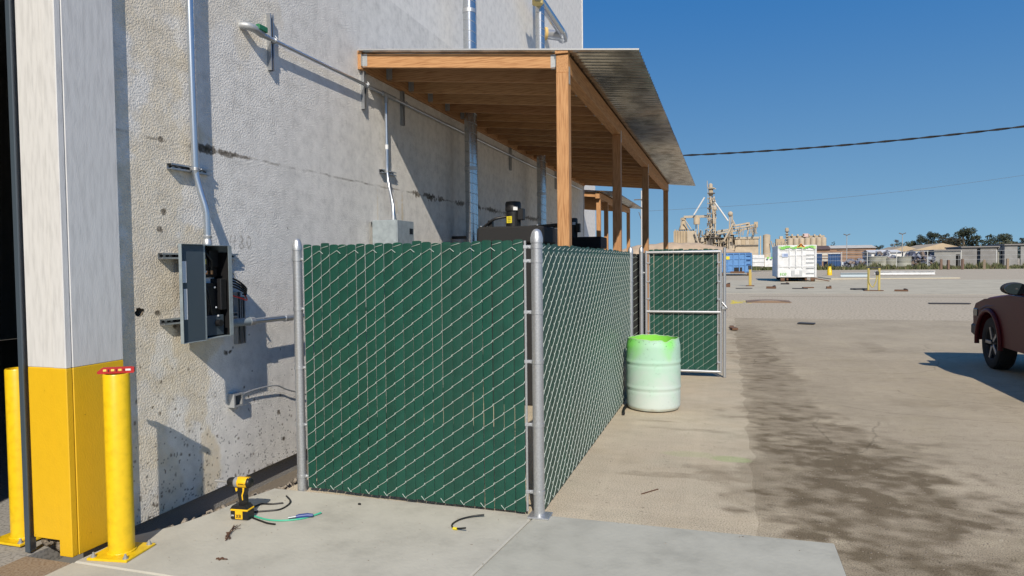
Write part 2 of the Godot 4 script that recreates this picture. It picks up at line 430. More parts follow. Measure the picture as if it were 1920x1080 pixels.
func sheet(x0: float, x1: float, z0: float, z1: float, y: float, mb: MB = null) -> MB:   # uv laid out over x -4..12, z -21..-3
	if mb == null: mb = MB.new()
	var f := func(x, z): return Vector2((x + 4) / 16.0, (z + 21) / 18.0)
	mb.quad(Vector3(x0, y, z1), Vector3(x1, y, z1), Vector3(x1, y, z0), Vector3(x0, y, z0), [f.call(x0, z1), f.call(x1, z1), f.call(x1, z0), f.call(x0, z0)])
	return mb
func slab(poly: Array, top: float, thick: float, bv := 0.008) -> MB:     # a cast slab with a broken edge
	var mb := MB.new()
	var n := poly.size()
	var o := Vector2.ZERO
	for p in poly: o += p / n
	var pp := PackedVector2Array()
	for p in poly: pp.append(p)
	if Geometry2D.is_polygon_clockwise(pp): pp.reverse()
	var inner: PackedVector2Array = Geometry2D.offset_polygon(pp, -bv)[0]
	if Geometry2D.is_polygon_clockwise(inner): inner.reverse()
	var t := Geometry2D.triangulate_polygon(inner)
	for i in range(0, t.size(), 3):
		var q := []
		for j in 3: q.append(Vector3(inner[t[i + j]].x, top, inner[t[i + j]].y))
		if (q[1] - q[0]).cross(q[2] - q[0]).y < 0: mb.tri(q[0], q[2], q[1])
		else: mb.tri(q[0], q[1], q[2])
	for i in inner.size():
		var a := inner[i]
		var b := inner[(i + 1) % inner.size()]
		# nearest outer edge for the bevel
		var oa := a
		var ob := b
		var best := 1e9
		for j in n:
			if pp[j].distance_to(a) < best: best = pp[j].distance_to(a); oa = pp[j]
		best = 1e9
		for j in n:
			if pp[j].distance_to(b) < best: best = pp[j].distance_to(b); ob = pp[j]
		var c3 := Vector3(o.x, top - thick, o.y)
		mb.quad_out(Vector3(a.x, top, a.y), Vector3(b.x, top, b.y), Vector3(ob.x, top - bv, ob.y), Vector3(oa.x, top - bv, oa.y), c3)
		mb.quad_out(Vector3(oa.x, top - bv, oa.y), Vector3(ob.x, top - bv, ob.y), Vector3(ob.x, top - thick, ob.y), Vector3(oa.x, top - thick, oa.y), Vector3(o.x, top - bv, o.y))
	return mb

func build_ground():
	var nm := near_map()
	var m: StandardMaterial3D = overlay(M.asphalt, nm)
	var mc: StandardMaterial3D = overlay(M.old_concrete, nm)
	mc.detail_albedo = m.detail_albedo
	var g := -0.015
	var near := MB.new()
	var lane := MB.new()
	var laid := func(p: Vector3): return Vector2((p.x + 4) / 16.0, (p.z + 21) / 18.0)
	rng.seed = 21
	var e0 := 0.2
	for i in 64:      # the old concrete ends in a worn, uneven edge against the asphalt
		var za := lerpf(-21.0, -4.335, i / 64.0)
		var zb := lerpf(-21.0, -4.335, (i + 1) / 64.0)
		var e1 := 0.2 + rng.randf_range(-0.045, 0.045)
		var q := [Vector3(-3.12, g, zb), Vector3(e1, g, zb), Vector3(e0, g, za), Vector3(-3.12, g, za)]
		lane.quad(q[0], q[1], q[2], q[3], q.map(laid))
		q = [Vector3(e1, g, zb), Vector3(12, g, zb), Vector3(12, g, za), Vector3(e0, g, za)]
		near.quad(q[0], q[1], q[2], q[3], q.map(laid))
		e0 = e1
	sheet(-4, -3.12, -21, -10.6, g, lane)
	sheet(0.605, 12, -4.335, 6, g, near)
	struct("ground", near, m)
	struct("pavement", lane, mc)
	# the yard beyond the mapped part, as one sheet with a hole for it, out to the horizon
	var far := MB.new()
	for r in [[-900, 900, -1600, -21], [12, 900, -21, 60], [-900, -20, -21, 60], [-20, -4, -21, -18.1], [-20, 12, 6, 60], [-3.5, 0.605, 4, 6]]:
		far.quad(Vector3(r[0], g, r[3]), Vector3(r[1], g, r[3]), Vector3(r[1], g, r[2]), Vector3(r[0], g, r[2]))
	struct("yard", far, M.asphalt_far)
	struct("trench", bx(Vector3(-3.4, -0.22, -6.5), Vector3(0.6, 0.1, 8.4)), M.dirt)
	# apron slabs, cast in pieces with open joints
	var edge := [Vector2(-3.50, -3.30), Vector2(-3.36, -3.52), Vector2(-3.30, -3.75), Vector2(-3.275, -3.92), Vector2(-3.25, -4.13), Vector2(-3.215, -4.25), Vector2(-3.20, -4.33)]
	var a := [Vector2(-1.325, -2.934), Vector2(-1.19, -4.33)]
	var left := edge.duplicate(); left.append_array([Vector2(-1.196, -4.33), Vector2(-1.331, -2.934), Vector2(-3.50, -2.934)])
	struct("apron", slab(left, 0.0, 0.14), M.concrete)
	struct("apron", slab([a[1], Vector2(0.6, -4.345), Vector2(0.6, -2.934), a[0]], 0.0, 0.14), M.concrete_new)
	struct("apron", slab([Vector2(-3.5, -2.926), Vector2(0.6, -2.926), Vector2(0.6, 4), Vector2(-3.5, 4)], 0.0, 0.14), M.concrete)
	struct("threshold", bx(Vector3(-3.68, -0.025, -1.4), Vector3(0.34, 0.04, 3.05), 0.006), M.grey_wood)
	# broken edge of the slab along the wall
	var rub := MB.new()
	rng.seed = 5
	for i in 420:
		var t := rng.randf()
		var f := t * (edge.size() - 1.001)
		var p: Vector2 = edge[int(f)].lerp(edge[int(f) + 1], f - int(f))
		var s := rng.randf_range(0.008, 0.035)
		rub.ball(Vector3(p.x - rng.randf_range(-0.01, 0.07), -0.03 - rng.randf() * 0.09, p.y), Vector3(s, s * 0.7, s * 1.2), Basis.from_euler(Vector3(rng.randf() * 3, rng.randf() * 3, 0)), 5, 3)
	for i in 300:
		var s := rng.randf_range(0.01, 0.03)
		rub.ball(Vector3(-3.16 - rng.randf() * 0.1, -0.03 - rng.randf() * 0.08, -4.33 - rng.randf() * 2.0), Vector3(s, s * 0.7, s), Basis.from_euler(Vector3(rng.randf() * 3, rng.randf() * 3, 0)), 5, 3)
	tag(struct("slab_rubble", rub, M.rubble), "crumbled concrete along the broken slab edge beside the wall", "rubble", "", "stuff")
	# loose grit and pebbles on the yard
	var peb := MB.new()
	for i in 900:
		var p := Vector3(rng.randf_range(-1.0, 6), g, rng.randf_range(-15, -3.6))
		if p.z > -4.33 and p.x < 0.6: p.y = 0.0
		if p.x < 0.1 and rng.randf() < 0.6: continue
		var s := rng.randf_range(0.002, 0.007)
		peb.ball(p, Vector3(s, s * 0.6, s), Basis(), 5, 3)
	for i in 700:
		var s := rng.randf_range(0.0025, 0.007)
		peb.ball(Vector3(rng.randf_range(0.3, 2.0), g, rng.randf_range(-7.5, -3.7)), Vector3(s, s * 0.6, s), Basis(), 5, 3)
	for i in 120:
		var s := rng.randf_range(0.0015, 0.005)
		peb.ball(Vector3(rng.randf_range(-3.1, -1.2), 0.0, rng.randf_range(-4.2, -3.0)), Vector3(s, s * 0.6, s), Basis(), 5, 3)
	tag(struct("pebbles", peb, M.rubble), "loose pebbles scattered over the yard surface", "pebbles", "", "stuff")

# ---------------------------------------------------------------- warehouse
func wall_map() -> Image:        # z -3.3 .. -18.1, y 0 .. 4.6
	var w := 1776
	var h := 552
	var k := 120.0
	var dark := PackedFloat32Array(); dark.resize(w * h)
	var tan_ := PackedFloat32Array(); tan_.resize(w * h)
	var q := noise(0.02, 5, 81)
	var qf := noise(0.12, 3, 83)
	var U := func(z): return (-3.3 - z) * k
	var V := func(y): return (4.6 - y) * k
	# form joint at 2.5 m: dark mould here and there, a hairline elsewhere
	for s in [[-4.15, 0.16, 0.028, 1.0], [-4.4, 0.15, 0.018, 0.9], [-4.6, 0.1, 0.01, 0.7], [-7.75, 0.14, 0.03, 0.9], [-8.15, 0.2, 0.035, 1.0], [-8.5, 0.12, 0.03, 0.8], [-9.2, 0.2, 0.03, 0.8], [-9.8, 0.35, 0.03, 0.9], [-10.6, 0.4, 0.03, 0.8], [-11.6, 0.5, 0.04, 0.8], [-13.0, 0.7, 0.03, 0.7]]:
		stamp(dark, w, h, U.call(s[0]), V.call(2.5), s[1] * k, s[2] * k * 1.3, s[3], qf, 0.9)
	for x in w:
		var yy: float = V.call(2.5) + 1.5 * q.get_noise_2d(x, 0)
		for j in 2: dark[int(yy + j) * w + x] = maxf(dark[int(yy + j) * w + x], 0.20 + 0.45 * q.get_noise_2d(x * 1.5, 40))
	# small chips and mould dots
	var r := RandomNumberGenerator.new(); r.seed = 12
	for i in 170:
		var z := -3.4 - r.randf() * r.randf() * 6
		var y := r.randf() * r.randf() * r.randf() * 2.6
		stamp(dark, w, h, U.call(z), V.call(y), r.randf_range(0.6, 1.6), r.randf_range(0.6, 1.8), 0.7, qf, 0.4)
	for s in [[-3.75, 2.5], [-3.72, 1.9], [-3.76, 2.02], [-3.5, 3.35], [-4.33, 1.0], [-4.37, 1.0], [-3.68, 1.35], [-3.82, 1.25], [-4.95, 0.42], [-5.0, 0.18]]:
		stamp(dark, w, h, U.call(s[0]), V.call(s[1]), 3.2, 2.6, 0.9, qf, 0.8)
	# pencilled number
	for g in [[-4.42, [[0.0, 0.10, -0.02, 0.05], [-0.02, 0.05, 0.05, 0.055], [0.04, 0.1, 0.035, 0.0]]], [-4.51, [[0.02, 0.1, 0.05, 0.075], [0.05, 0.075, 0.02, 0.05], [0.02, 0.05, 0.055, 0.02], [0.055, 0.02, 0.025, 0.0], [0.025, 0.0, 0.0, 0.025], [0.0, 0.025, 0.045, 0.06], [0.045, 0.06, 0.02, 0.1]]], [-4.60, [[0.02, 0.1, 0.0, 0.05], [0.0, 0.05, 0.02, 0.0], [0.02, 0.0, 0.05, 0.03], [0.05, 0.03, 0.045, 0.08], [0.045, 0.08, 0.02, 0.1]]]]:
		for l in g[1]:
			for i in 24:
				var t := i / 23.0
				var px := int(U.call(g[0] - lerpf(l[0], l[2], t)))
				var py := int(V.call(1.78 + lerpf(l[1], l[3], t)))
				dark[py * w + px] = maxf(dark[py * w + px], 0.34)
	# tan weathering by the door and a repair near the ground, rust runs below the joint
	for s in [[-3.7, 1.9, 0.42, 1.6, 0.8], [-3.72, 3.6, 0.34, 1.2, 0.7], [-4.0, 1.05, 0.3, 0.4, 0.7], [-4.12, 0.3, 0.13, 0.33, 1.0], [-4.05, 0.62, 0.1, 0.1, 0.8], [-3.6, 0.5, 0.3, 0.7, 0.5], [-4.5, 3.9, 0.6, 0.6, 0.35]]:
		stamp(tan_, w, h, U.call(s[0]), V.call(s[1]), s[2] * k, s[3] * k, s[4], q, 0.9)
	for s in [[-7.35, 2.2, 0.03, 0.28, 0.8], [-6.75, 2.2, 0.02, 0.3, 0.4], [-7.2, 2.3, 0.05, 0.1, 0.4], [-7.45, 1.8, 0.05, 0.3, 0.3]]:
		stamp(tan_, w, h, U.call(s[0]), V.call(s[1]), s[2] * k, s[3] * k, s[4] * 1.3, qf, 0.5)
	var buf := PackedByteArray(); buf.resize(w * h * 3)
	var qa := noise(0.006, 4, 85)
	for y in h:
		var Y := 4.6 - y / k
		for x in w:
			var i := y * w + x
			var a := qa.get_noise_2d(x, y * 0.5)
			var b := qf.get_noise_2d(x, y)
			var run := q.get_noise_2d(x * 2.2, y * 0.12)       # faint vertical runs of dirt
			var c := Vector3(1, 1, 1) * (0.99 + 0.03 * a + 0.02 * b - 0.05 * maxf(run, 0.0))
			c = c.lerp(Vector3(0.93, 0.865, 0.74), clampf(tan_[i] * (0.55 + 0.2 * b), 0, 0.8))
			c = c.lerp(Vector3(0.30, 0.27, 0.23), clampf(dark[i] * (0.8 + 0.5 * b), 0, 0.95))
			# splashed dirt near the foot, in drops
			if Y < 0.8 and b * 0.6 + qf.get_noise_2d(x * 3.0, y * 3.0) > 0.50 + Y * 0.35: c *= 0.6
			buf[i * 3] = clampi(int(c.x * 250), 0, 255); buf[i * 3 + 1] = clampi(int(c.y * 250), 0, 255); buf[i * 3 + 2] = clampi(int(c.z * 250), 0, 255)
	return Image.create_from_data(w, h, false, Image.FORMAT_RGB8, buf)

func wq(mb: MB, z0: float, z1: float, y0: float, y1: float, x := WX):      # a piece of the wall's face, z0 nearest the camera
	var f := func(z, y): return Vector2((-3.3 - z) / 14.8, (4.6 - y) / 4.6)
	mb.quad(Vector3(x, y0, z0), Vector3(x, y0, z1), Vector3(x, y1, z1), Vector3(x, y1, z0), [f.call(z0, y0), f.call(z1, y0), f.call(z1, y1), f.call(z0, y1)])

func build_warehouse():
	var t := thing("warehouse", "tall off white stucco warehouse with an open doorway and white and yellow door post", "building", Vector3(WX, 0, -10))
	var wm: StandardMaterial3D = overlay(M.stucco, wall_map())
	# stucco face, with a ragged pipe hole
	var mb := MB.new()
	var hz := -3.54
	var hy := 1.36
	var h := 0.06
	wq(mb, -3.3, hz + h, 0, 4.6); wq(mb, hz - h, -18.1, 0, 4.6)
	wq(mb, hz + h, hz - h, 0, hy - h); wq(mb, hz + h, hz - h, hy + h, 4.6)
	var ring := []
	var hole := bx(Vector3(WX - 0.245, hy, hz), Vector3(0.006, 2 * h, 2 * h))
	rng.seed = 9
	for i in 16:
		var a := TAU * i / 16
		var rr := rng.randf_range(0.022, 0.034)
		ring.append(Vector2(hz + cos(a) * rr * 1.25, hy + sin(a) * rr))
	var fuv := func(p): return Vector2((-3.3 - p.x) / 14.8, (4.6 - p.y) / 4.6)
	for i in 16:
		var a: Vector2 = ring[i]
		var b: Vector2 = ring[(i + 1) % 16]
		var sq := func(p: Vector2):
			var d := Vector2(p.x - hz, p.y - hy)
			return Vector2(hz, hy) + d * (h / maxf(absf(d.x), absf(d.y)))
		var A: Vector2 = sq.call(Vector2(hz + cos(TAU * i / 16), hy + sin(TAU * i / 16)))
		var B: Vector2 = sq.call(Vector2(hz + cos(TAU * (i + 1) / 16), hy + sin(TAU * (i + 1) / 16)))
		var us := [fuv.call(a), fuv.call(A), fuv.call(B), fuv.call(b)]
		var P := func(p: Vector2, x: float): return Vector3(x, p.y, p.x)
		if (P.call(A, WX) - P.call(a, WX)).cross(P.call(B, WX) - P.call(a, WX)).x > 0: mb.quad(P.call(a, WX), P.call(A, WX), P.call(B, WX), P.call(b, WX), us)
		else: mb.quad(P.call(a, WX), P.call(b, WX), P.call(B, WX), P.call(A, WX), [us[0], us[3], us[2], us[1]])
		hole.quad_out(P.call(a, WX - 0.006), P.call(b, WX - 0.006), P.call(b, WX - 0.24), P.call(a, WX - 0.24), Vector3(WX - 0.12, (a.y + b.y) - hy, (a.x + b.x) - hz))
	obj("wall", mb, wm, t)
	obj("pipe_hole", hole, M.dirt, t)  # dark material paints the shade inside the hole
	var up := MB.new()
	up.quad(Vector3(WX, 4.6, 0.2), Vector3(WX, 4.6, -18.1), Vector3(WX, 10.5, -18.1), Vector3(WX, 10.5, 0.2))
	up.quad(Vector3(WX, 0, 9), Vector3(WX, 0, 0.2), Vector3(WX, 10.5, 0.2), Vector3(WX, 10.5, 9))
	up.quad(Vector3(WX, 4.3, 0.2), Vector3(WX, 4.3, -3.3), Vector3(WX, 4.6, -3.3), Vector3(WX, 4.6, 0.2))
	up.quad(Vector3(WX, 0, -18.1), Vector3(-20, 0, -18.1), Vector3(-20, 10.5, -18.1), Vector3(WX, 10.5, -18.1))
	up.quad(Vector3(WX, 0, -3.3), Vector3(WX - 0.25, 0, -3.3), Vector3(WX - 0.25, 4.3, -3.3), Vector3(WX, 4.3, -3.3))
	up.quad(Vector3(WX - 0.25, 4.3, -3.3), Vector3(WX - 0.25, 4.3, 0.2), Vector3(WX, 4.3, 0.2), Vector3(WX, 4.3, -3.3))
	up.quad(Vector3(WX - 0.25, 0, 0.2), Vector3(WX, 0, 0.2), Vector3(WX, 4.3, 0.2), Vector3(WX - 0.25, 4.3, 0.2))
	up.quad(Vector3(WX, 0, -3.3), Vector3(WX, 0, -18.1), Vector3(WX - 0.06, 0, -18.1), Vector3(WX - 0.06, 0, -3.3))
	obj("upper_wall", up, M.stucco_far, t)
	# the wall rises in lifts: a shallow joint in the stucco
	obj("corner_bead", bx(Vector3(WX + 0.004, 5.2, -18.08), Vector3(0.03, 10.4, 0.05), 0.004), M.white_paint, t)
	obj("foundation", bx(Vector3(WX - 0.16, -0.14, -10.7), Vector3(0.2, 0.28, 14.8)), M.foundation, t)
	# inside of the hall: back walls, ceiling, floor
	var room := MB.new()
	var x0 := -16.0
	var x1 := WX - 0.25
	room.box(Vector3((x0 + x1) / 2, 6.1, -4.5), Vector3(x1 - x0, 0.2, 27))
	room.box(Vector3(x0, 3, -4.5), Vector3(0.2, 6, 27))
	room.box(Vector3((x0 + x1) / 2, 3, -18), Vector3(x1 - x0, 6, 0.2)); room.box(Vector3((x0 + x1) / 2, 3, 9), Vector3(x1 - x0, 6, 0.2))
	room.box(Vector3(x1 - 0.02, 3, -10.65), Vector3(0.04, 6, 14.7)); room.box(Vector3(x1 - 0.02, 3, 4.6), Vector3(0.04, 6, 8.8)); room.box(Vector3(x1 - 0.02, 5.15, -1.55), Vector3(0.04, 1.7, 3.5))
	obj("inner_lining", room, M.interior, t)
	obj("roof", bx(Vector3((-20 + WX) / 2, 10.6, -4.5), Vector3(-WX + 20 - 3.55 * 2, 0.2, 27.2)), M.stucco_far, t)
	struct("hall_floor", bx(Vector3(-9.9, -0.06, -4.5), Vector3(12.1, 0.1, 26.9)), M.interior_floor)
	# door jamb, boarded and painted: white above, yellow to 1.08 m
	var PX := -3.55
	for seg in [[0.0, 1.08, M.yellow_paint], [1.08, 4.3, M.white_paint]]:
		var y0: float = seg[0]
		var y1: float = seg[1]
		var bd := func(name, xa, xb, za, zb, ya): obj(name, bx(Vector3((xa + xb) / 2, (maxf(ya, y0) + y1) / 2, (za + zb) / 2), Vector3(absf(xb - xa), y1 - maxf(ya, y0), absf(zb - za)), 0.004), seg[2], t)
		bd.call("jamb_board", -3.85, -3.648, -2.975, -3.34, 0.085)
		bd.call("jamb_board", -3.644, PX, -2.965, -3.005, 0.0)
		bd.call("jamb_board", -3.644, PX + 0.002, -3.0075, -3.355, 0.0)
	var rot := MB.new()
	for i in 40:
		var s := rng.randf_range(0.008, 0.025)
		rot.ball(Vector3(rng.randf_range(-3.84, -3.66), 0.02 + rng.randf() * 0.06, -3.01 - rng.randf() * 0.06), Vector3(s, s, s), Basis(), 5, 4)
	tag(obj("rotten_filler", rot, M.dirt, t), "", "", "", "stuff")
	obj("door_track", bx(Vector3(-3.878, 2.15, -2.985), Vector3(0.02, 4.3, 0.04), 0.003), M.strut, t)
	obj("door_track", bx(Vector3(-3.872, 2.15, -2.955), Vector3(0.036, 4.3, 0.012), 0.003), M.panel_dark, t)

func bollard(label: String, p: Vector3, turn: float):
	var t := thing("bollard", label, "bollard", Vector3.ZERO, "yellow bollards at the doorway")
	var mb := MB.new()
	mb.lathe([Vector2(0.05, 0.0), Vector2(0.069, 0.0), Vector2(0.069, 1.036), Vector2(0.066, 1.042), Vector2(0.058, 1.042), Vector2(0.058, 0.9), Vector2(0, 0.9)], 40)
	obj("pipe", mb, M.yellow_gloss, t)
	obj("base_plate", bx(Vector3(0, 0.007, 0), Vector3(0.25, 0.014, 0.25), 0.003), M.yellow_gloss, t)
	var weld := []
	for i in 41: weld.append(Vector3(cos(TAU * i / 40) * 0.071, 0.017 + 0.002 * sin(i * 2.3), sin(TAU * i / 40) * 0.071))
	obj("weld", tb(weld, 0.007, 6), M.yellow_gloss, t)
	for sx in [-1, 1]:
		for sz in [-1, 1]:
			var b := MB.new()
			b.lathe([Vector2(0.017, 0.014), Vector2(0.017, 0.017), Vector2(0.011, 0.017), Vector2(0.011, 0.028), Vector2(0.006, 0.028), Vector2(0.006, 0.04), Vector2(0, 0.04)], 6, Transform3D(Basis(), Vector3(sx * 0.1, 0, sz * 0.1)))
			obj("anchor_bolt", b, M.galv_dull, t)
	t.position = p; t.rotation.y = turn

func level(p: Vector3, turn: float):
	var t := thing("spirit_level", "small red torpedo spirit level lying across the top of the yellow bollard", "spirit level")
	var poly := PackedVector2Array([Vector2(-0.115, 0), Vector2(0.115, 0), Vector2(0.122, 0.006), Vector2(0.122, 0.034), Vector2(0.10, 0.038), Vector2(-0.085, 0.038), Vector2(-0.125, 0.012), Vector2(-0.122, 0.002)])
	var mb := MB.new()
	mb.prism(poly, 0.018)
	obj("body", mb, M.red, t)
	for x in [-0.072, -0.02, 0.028]:
		obj("vial", bx(Vector3(x, 0.02, 0), Vector3(0.026, 0.016, 0.0215), 0.003), M.vial, t)
	obj("name_plate", bx(Vector3(0.082, 0.02, 0), Vector3(0.036, 0.012, 0.0205), 0.001), M.label, t)
	for x in [-0.047, 0.004, 0.055]: obj("slot", bx(Vector3(x, 0.019, 0), Vector3(0.006, 0.014, 0.0208)), M.black, t)
	t.position = p; t.rotation.y = turn; t.scale = Vector3(0.78, 0.95, 1)

# ---------------------------------------------------------------- electrical work on the wall
func strut_bar(label: String, a: Vector3, b: Vector3, up: Vector3):   # slotted channel, open side away from the wall
	var t := thing("strut_channel", label, "channel", a, "strut channels bolted to the wall")
	var z := (b - a).normalized()
	var x := Vector3.RIGHT
	var y := z.cross(x).normalized()
	var c := (a + b) * 0.5 + x * 0.02
	var L := (b - a).length()
	var B := Basis(x, y, z)
	var mb := MB.new()
	mb.box(c - x * 0.0185, Vector3(0.003, 0.041, L), 0, B)
	for s in [-1, 1]:
		mb.box(c + y * s * 0.019, Vector3(0.034, 0.003, L), 0, B)
		mb.box(c + y * s * 0.0148 + x * 0.0188, Vector3(0.0035, 0.0115, L - 0.001), 0, B)
	obj("channel", mb, M.strut, t)
	var n := int(L / 0.05)
	for i in n: obj("slot", bx(c - x * 0.0165 + z * ((i + 0.5) / n - 0.5) * L, Vector3(0.002, 0.013, 0.028), 0, B), M.black_matt, t)
	return t
func clamp_at(p: Vector3, axis: Vector3, r: float, parent: Node):
	var mb := MB.new()
	var x := Vector3.RIGHT
	var s := axis.cross(x).normalized()
	var arc := []
	for i in 11:
		var a := PI * i / 10
		arc.append(p + s * cos(a) * (r + 0.002) + x * sin(a) * (r + 0.002))
	arc.push_front(p + s * (r + 0.002) - x * r); arc.append(p - s * (r + 0.002) - x * r)
	for k in [-0.008, 0.0, 0.008]:
		var q := []
		for w in arc: q.append(w + axis * k)
		mb.tube(q, 0.0035, 5)
	mb.tube([p + s * (r + 0.02) + x * r * 0.6, p + s * (r * 0.5) + x * (r + 0.012)], 0.004, 6)
	obj("clamp", mb, M.galv, parent)

func build_electrics():
	var sx := WX + 0.041
	# vertical conduit down into the open panel
	var r := 0.024
	var cx := sx + r
	var top := 5.6
	var z0 := -3.98
	var t := thing("conduit", "thick galvanised conduit running down the wall into the open panel", "conduit", Vector3(cx, 1.8, -3.97))
	obj("pipe", tb(curve([Vector3(cx, top, z0), Vector3(cx, 3.5, z0), Vector3(cx, 2.42, z0 - 0.01), Vector3(cx, 2.30, z0 - 0.016), Vector3(cx + 0.02, 2.18, -4.01), Vector3(cx + 0.05, 2.05, -4.025), Vector3(cx + 0.055, 1.95, -4.028), Vector3(cx + 0.055, 1.795, -4.028)], 5), r, 20), M.conduit, t)
	var col := MB.new()
	col.lathe([Vector2(r, 0), Vector2(r + 0.006, 0.0), Vector2(r + 0.006, 0.03), Vector2(r + 0.002, 0.034), Vector2(r + 0.002, 0.045), Vector2(r + 0.007, 0.05), Vector2(r + 0.007, 0.062), Vector2(r, 0.066)], 20, Transform3D(Basis(), Vector3(cx + 0.055, 1.80, -4.028)))
	obj("connector", col, M.galv, t)
	clamp_at(Vector3(cx, 2.325, z0 - 0.015), Vector3.UP, r, t)
	strut_bar("short strut channel under the thick conduit above the open panel", Vector3(WX, 2.325, -3.80), Vector3(WX, 2.325, -4.18), Vector3.UP)
	strut_bar("upper strut channel behind the open electrical panel", Vector3(WX, 1.72, -3.70), Vector3(WX, 1.72, -4.45), Vector3.UP)
	strut_bar("lower strut channel behind the open electrical panel", Vector3(WX, 1.28, -3.70), Vector3(WX, 1.28, -4.42), Vector3.UP)
	# panel: box with its door swung right open
	var p := thing("electrical_panel", "grey electrical panel with open door and black wiring hung on the stucco wall", "electrical panel", Vector3(sx, 1.15, -3.9))
	var f := -3.36
	var za := -3.845
	var zb := -4.125
	var y0 := 1.155
	var y1 := 1.79
	var ym := (y0 + y1) / 2
	var zm := (za + zb) / 2
	var dp := f - sx
	obj("back_plate", bx(Vector3(sx + 0.004, ym, zm), Vector3(0.004, y1 - y0, za - zb)), M.panel_dark, p)
	for s in [[za, "side"], [zb, "side"]]: obj("side", bx(Vector3((sx + f) / 2, ym, s[0]), Vector3(dp, y1 - y0, 0.003)), M.panel_grey, p)
	for y in [y0, y1]: obj("end_plate", bx(Vector3((sx + f) / 2, y, zm), Vector3(dp, 0.003, za - zb - 0.004)), M.panel_grey, p)
	obj("flange", bx(Vector3(f, ym, zb + 0.018), Vector3(0.003, y1 - y0, 0.036)), M.panel_grey, p)
	obj("flange", bx(Vector3(f, ym, za - 0.008), Vector3(0.003, y1 - y0, 0.016)), M.panel_grey, p)
	var d := obj("door", bx(Vector3(f + 0.002, ym, za + 0.112), Vector3(0.003, y1 - y0 + 0.006, 0.215)), M.panel_dark, p)
	obj("lip", bx(Vector3(f + 0.012, ym, za + 0.219), Vector3(0.024, y1 - y0 + 0.01, 0.003)), M.panel_grey, d)
	obj("lip", bx(Vector3(f + 0.012, y1 + 0.004, za + 0.112), Vector3(0.024, 0.003, 0.212)), M.panel_grey, d)
	obj("lip", bx(Vector3(f + 0.012, y0 - 0.004, za + 0.112), Vector3(0.024, 0.003, 0.212)), M.panel_grey, d)
	obj("sticker", bx(Vector3(f + 0.005, ym + 0.14, za + 0.18), Vector3(0.002, 0.14, 0.035)), M.label, d)
	obj("sticker", bx(Vector3(f + 0.005, ym - 0.07, za + 0.175), Vector3(0.002, 0.2, 0.03)), M.label, d)
	# switch gear
	obj("dark_liner", bx(Vector3((sx + f) / 2 - 0.012, ym - 0.02, zb + 0.006), Vector3(dp - 0.03, y1 - y0 - 0.05, 0.004)), M.black, p)  # black liner added to darken the inner side, no part of the gear
	obj("phase_barrier", bx(Vector3(sx + 0.09, 1.45, zb + 0.05), Vector3(0.15, 0.22, 0.06), 0.004), M.black, p)
	obj("neutral_bar", bx(Vector3(sx + 0.06, 1.70, zb + 0.07), Vector3(0.10, 0.12, 0.09), 0.004), M.black, p)
	obj("fuse_block", bx(Vector3(sx + 0.05, 1.62, zm - 0.02), Vector3(0.09, 0.1, 0.19), 0.004), M.black, p)
	obj("mounting_plate", bx(Vector3(sx + 0.06, 1.55, zm), Vector3(0.04, 0.05, 0.2), 0.002), M.label, p)
	obj("switch_body", bx(Vector3(sx + 0.065, 1.40, zm - 0.03), Vector3(0.12, 0.26, 0.15), 0.006), M.black, p)
	obj("lower_cover", bx(Vector3(sx + 0.12, 1.235, zm - 0.005), Vector3(0.05, 0.14, 0.21), 0.004), M.panel_dark, p)
	var kn := MB.new()
	kn.tube([Vector3(sx + 0.14, 1.25, zm - 0.04), Vector3(sx + 0.18, 1.25, zm - 0.04)], 0.024, 16)
	obj("knob", kn, M.black, p)
	for i in 3:
		obj("lug", bx(Vector3(sx + 0.105, 1.605, zm + 0.06 - 0.05 * i), Vector3(0.02, 0.03, 0.022), 0.003), M.copper, p)
		obj("wire", tb(curve([Vector3(sx + 0.07, 1.785, zm + 0.01 - 0.02 * i), Vector3(sx + 0.11, 1.74, zm + 0.07 - 0.03 * i), Vector3(sx + 0.12, 1.68, zm + 0.07 - 0.05 * i), Vector3(sx + 0.1, 1.61, zm + 0.06 - 0.05 * i)]), 0.008, 8), M.black, p)
		obj("wire", tb(curve([Vector3(sx + 0.09, 1.55, zm + 0.09 - 0.02 * i), Vector3(sx + 0.14, 1.48, zm + 0.1 - 0.03 * i), Vector3(sx + 0.145, 1.38, zm + 0.06 - 0.02 * i), Vector3(sx + 0.13, 1.30, zm + 0.09 - 0.05 * i)]), 0.006, 8), M.black, p)
	obj("tag", bx(Vector3(sx + 0.13, 1.68, zm + 0.05), Vector3(0.02, 0.035, 0.006)), M.label_yellow, p)
	for q in [[1.61, 0.06], [1.50, -0.02], [1.36, -0.03], [1.30, 0.07], [1.30, -0.05]]: obj("screw", bx(Vector3(sx + 0.148, q[0], zm + q[1]), Vector3(0.008, 0.012, 0.012), 0.002), M.label, p)
	var disc := MB.new()
	var half := PackedVector2Array()
	for i in 13: half.append(Vector2(sin(PI * i / 12) * 0.085, cos(PI * i / 12) * 0.075))
	disc.prism(half, 0.01, Transform3D(Basis(Vector3(0, 0, -1), Vector3(0, 1, 0), Vector3(1, 0, 0)), Vector3(f - 0.09, 1.56, zb - 0.004)))
	obj("handle_guard", disc, M.label, p)
	obj("handle", tb([Vector3(f - 0.02, 1.60, zb - 0.01), Vector3(f - 0.02, 1.60, zb - 0.04), Vector3(f + 0.0, 1.56, zb - 0.05)], 0.008, 8), M.galv, p)
	# upright strut right of the panel with wires standing out of it
	for k in 2: strut_bar(["upright strut channel beside the open panel, nearer the panel", "upright strut channel beside the open panel, farther from the panel"][k], Vector3(WX, 1.05, -4.44 - 0.05 * k), Vector3(WX, 1.45 - 0.04 * k, -4.44 - 0.05 * k), Vector3.RIGHT)
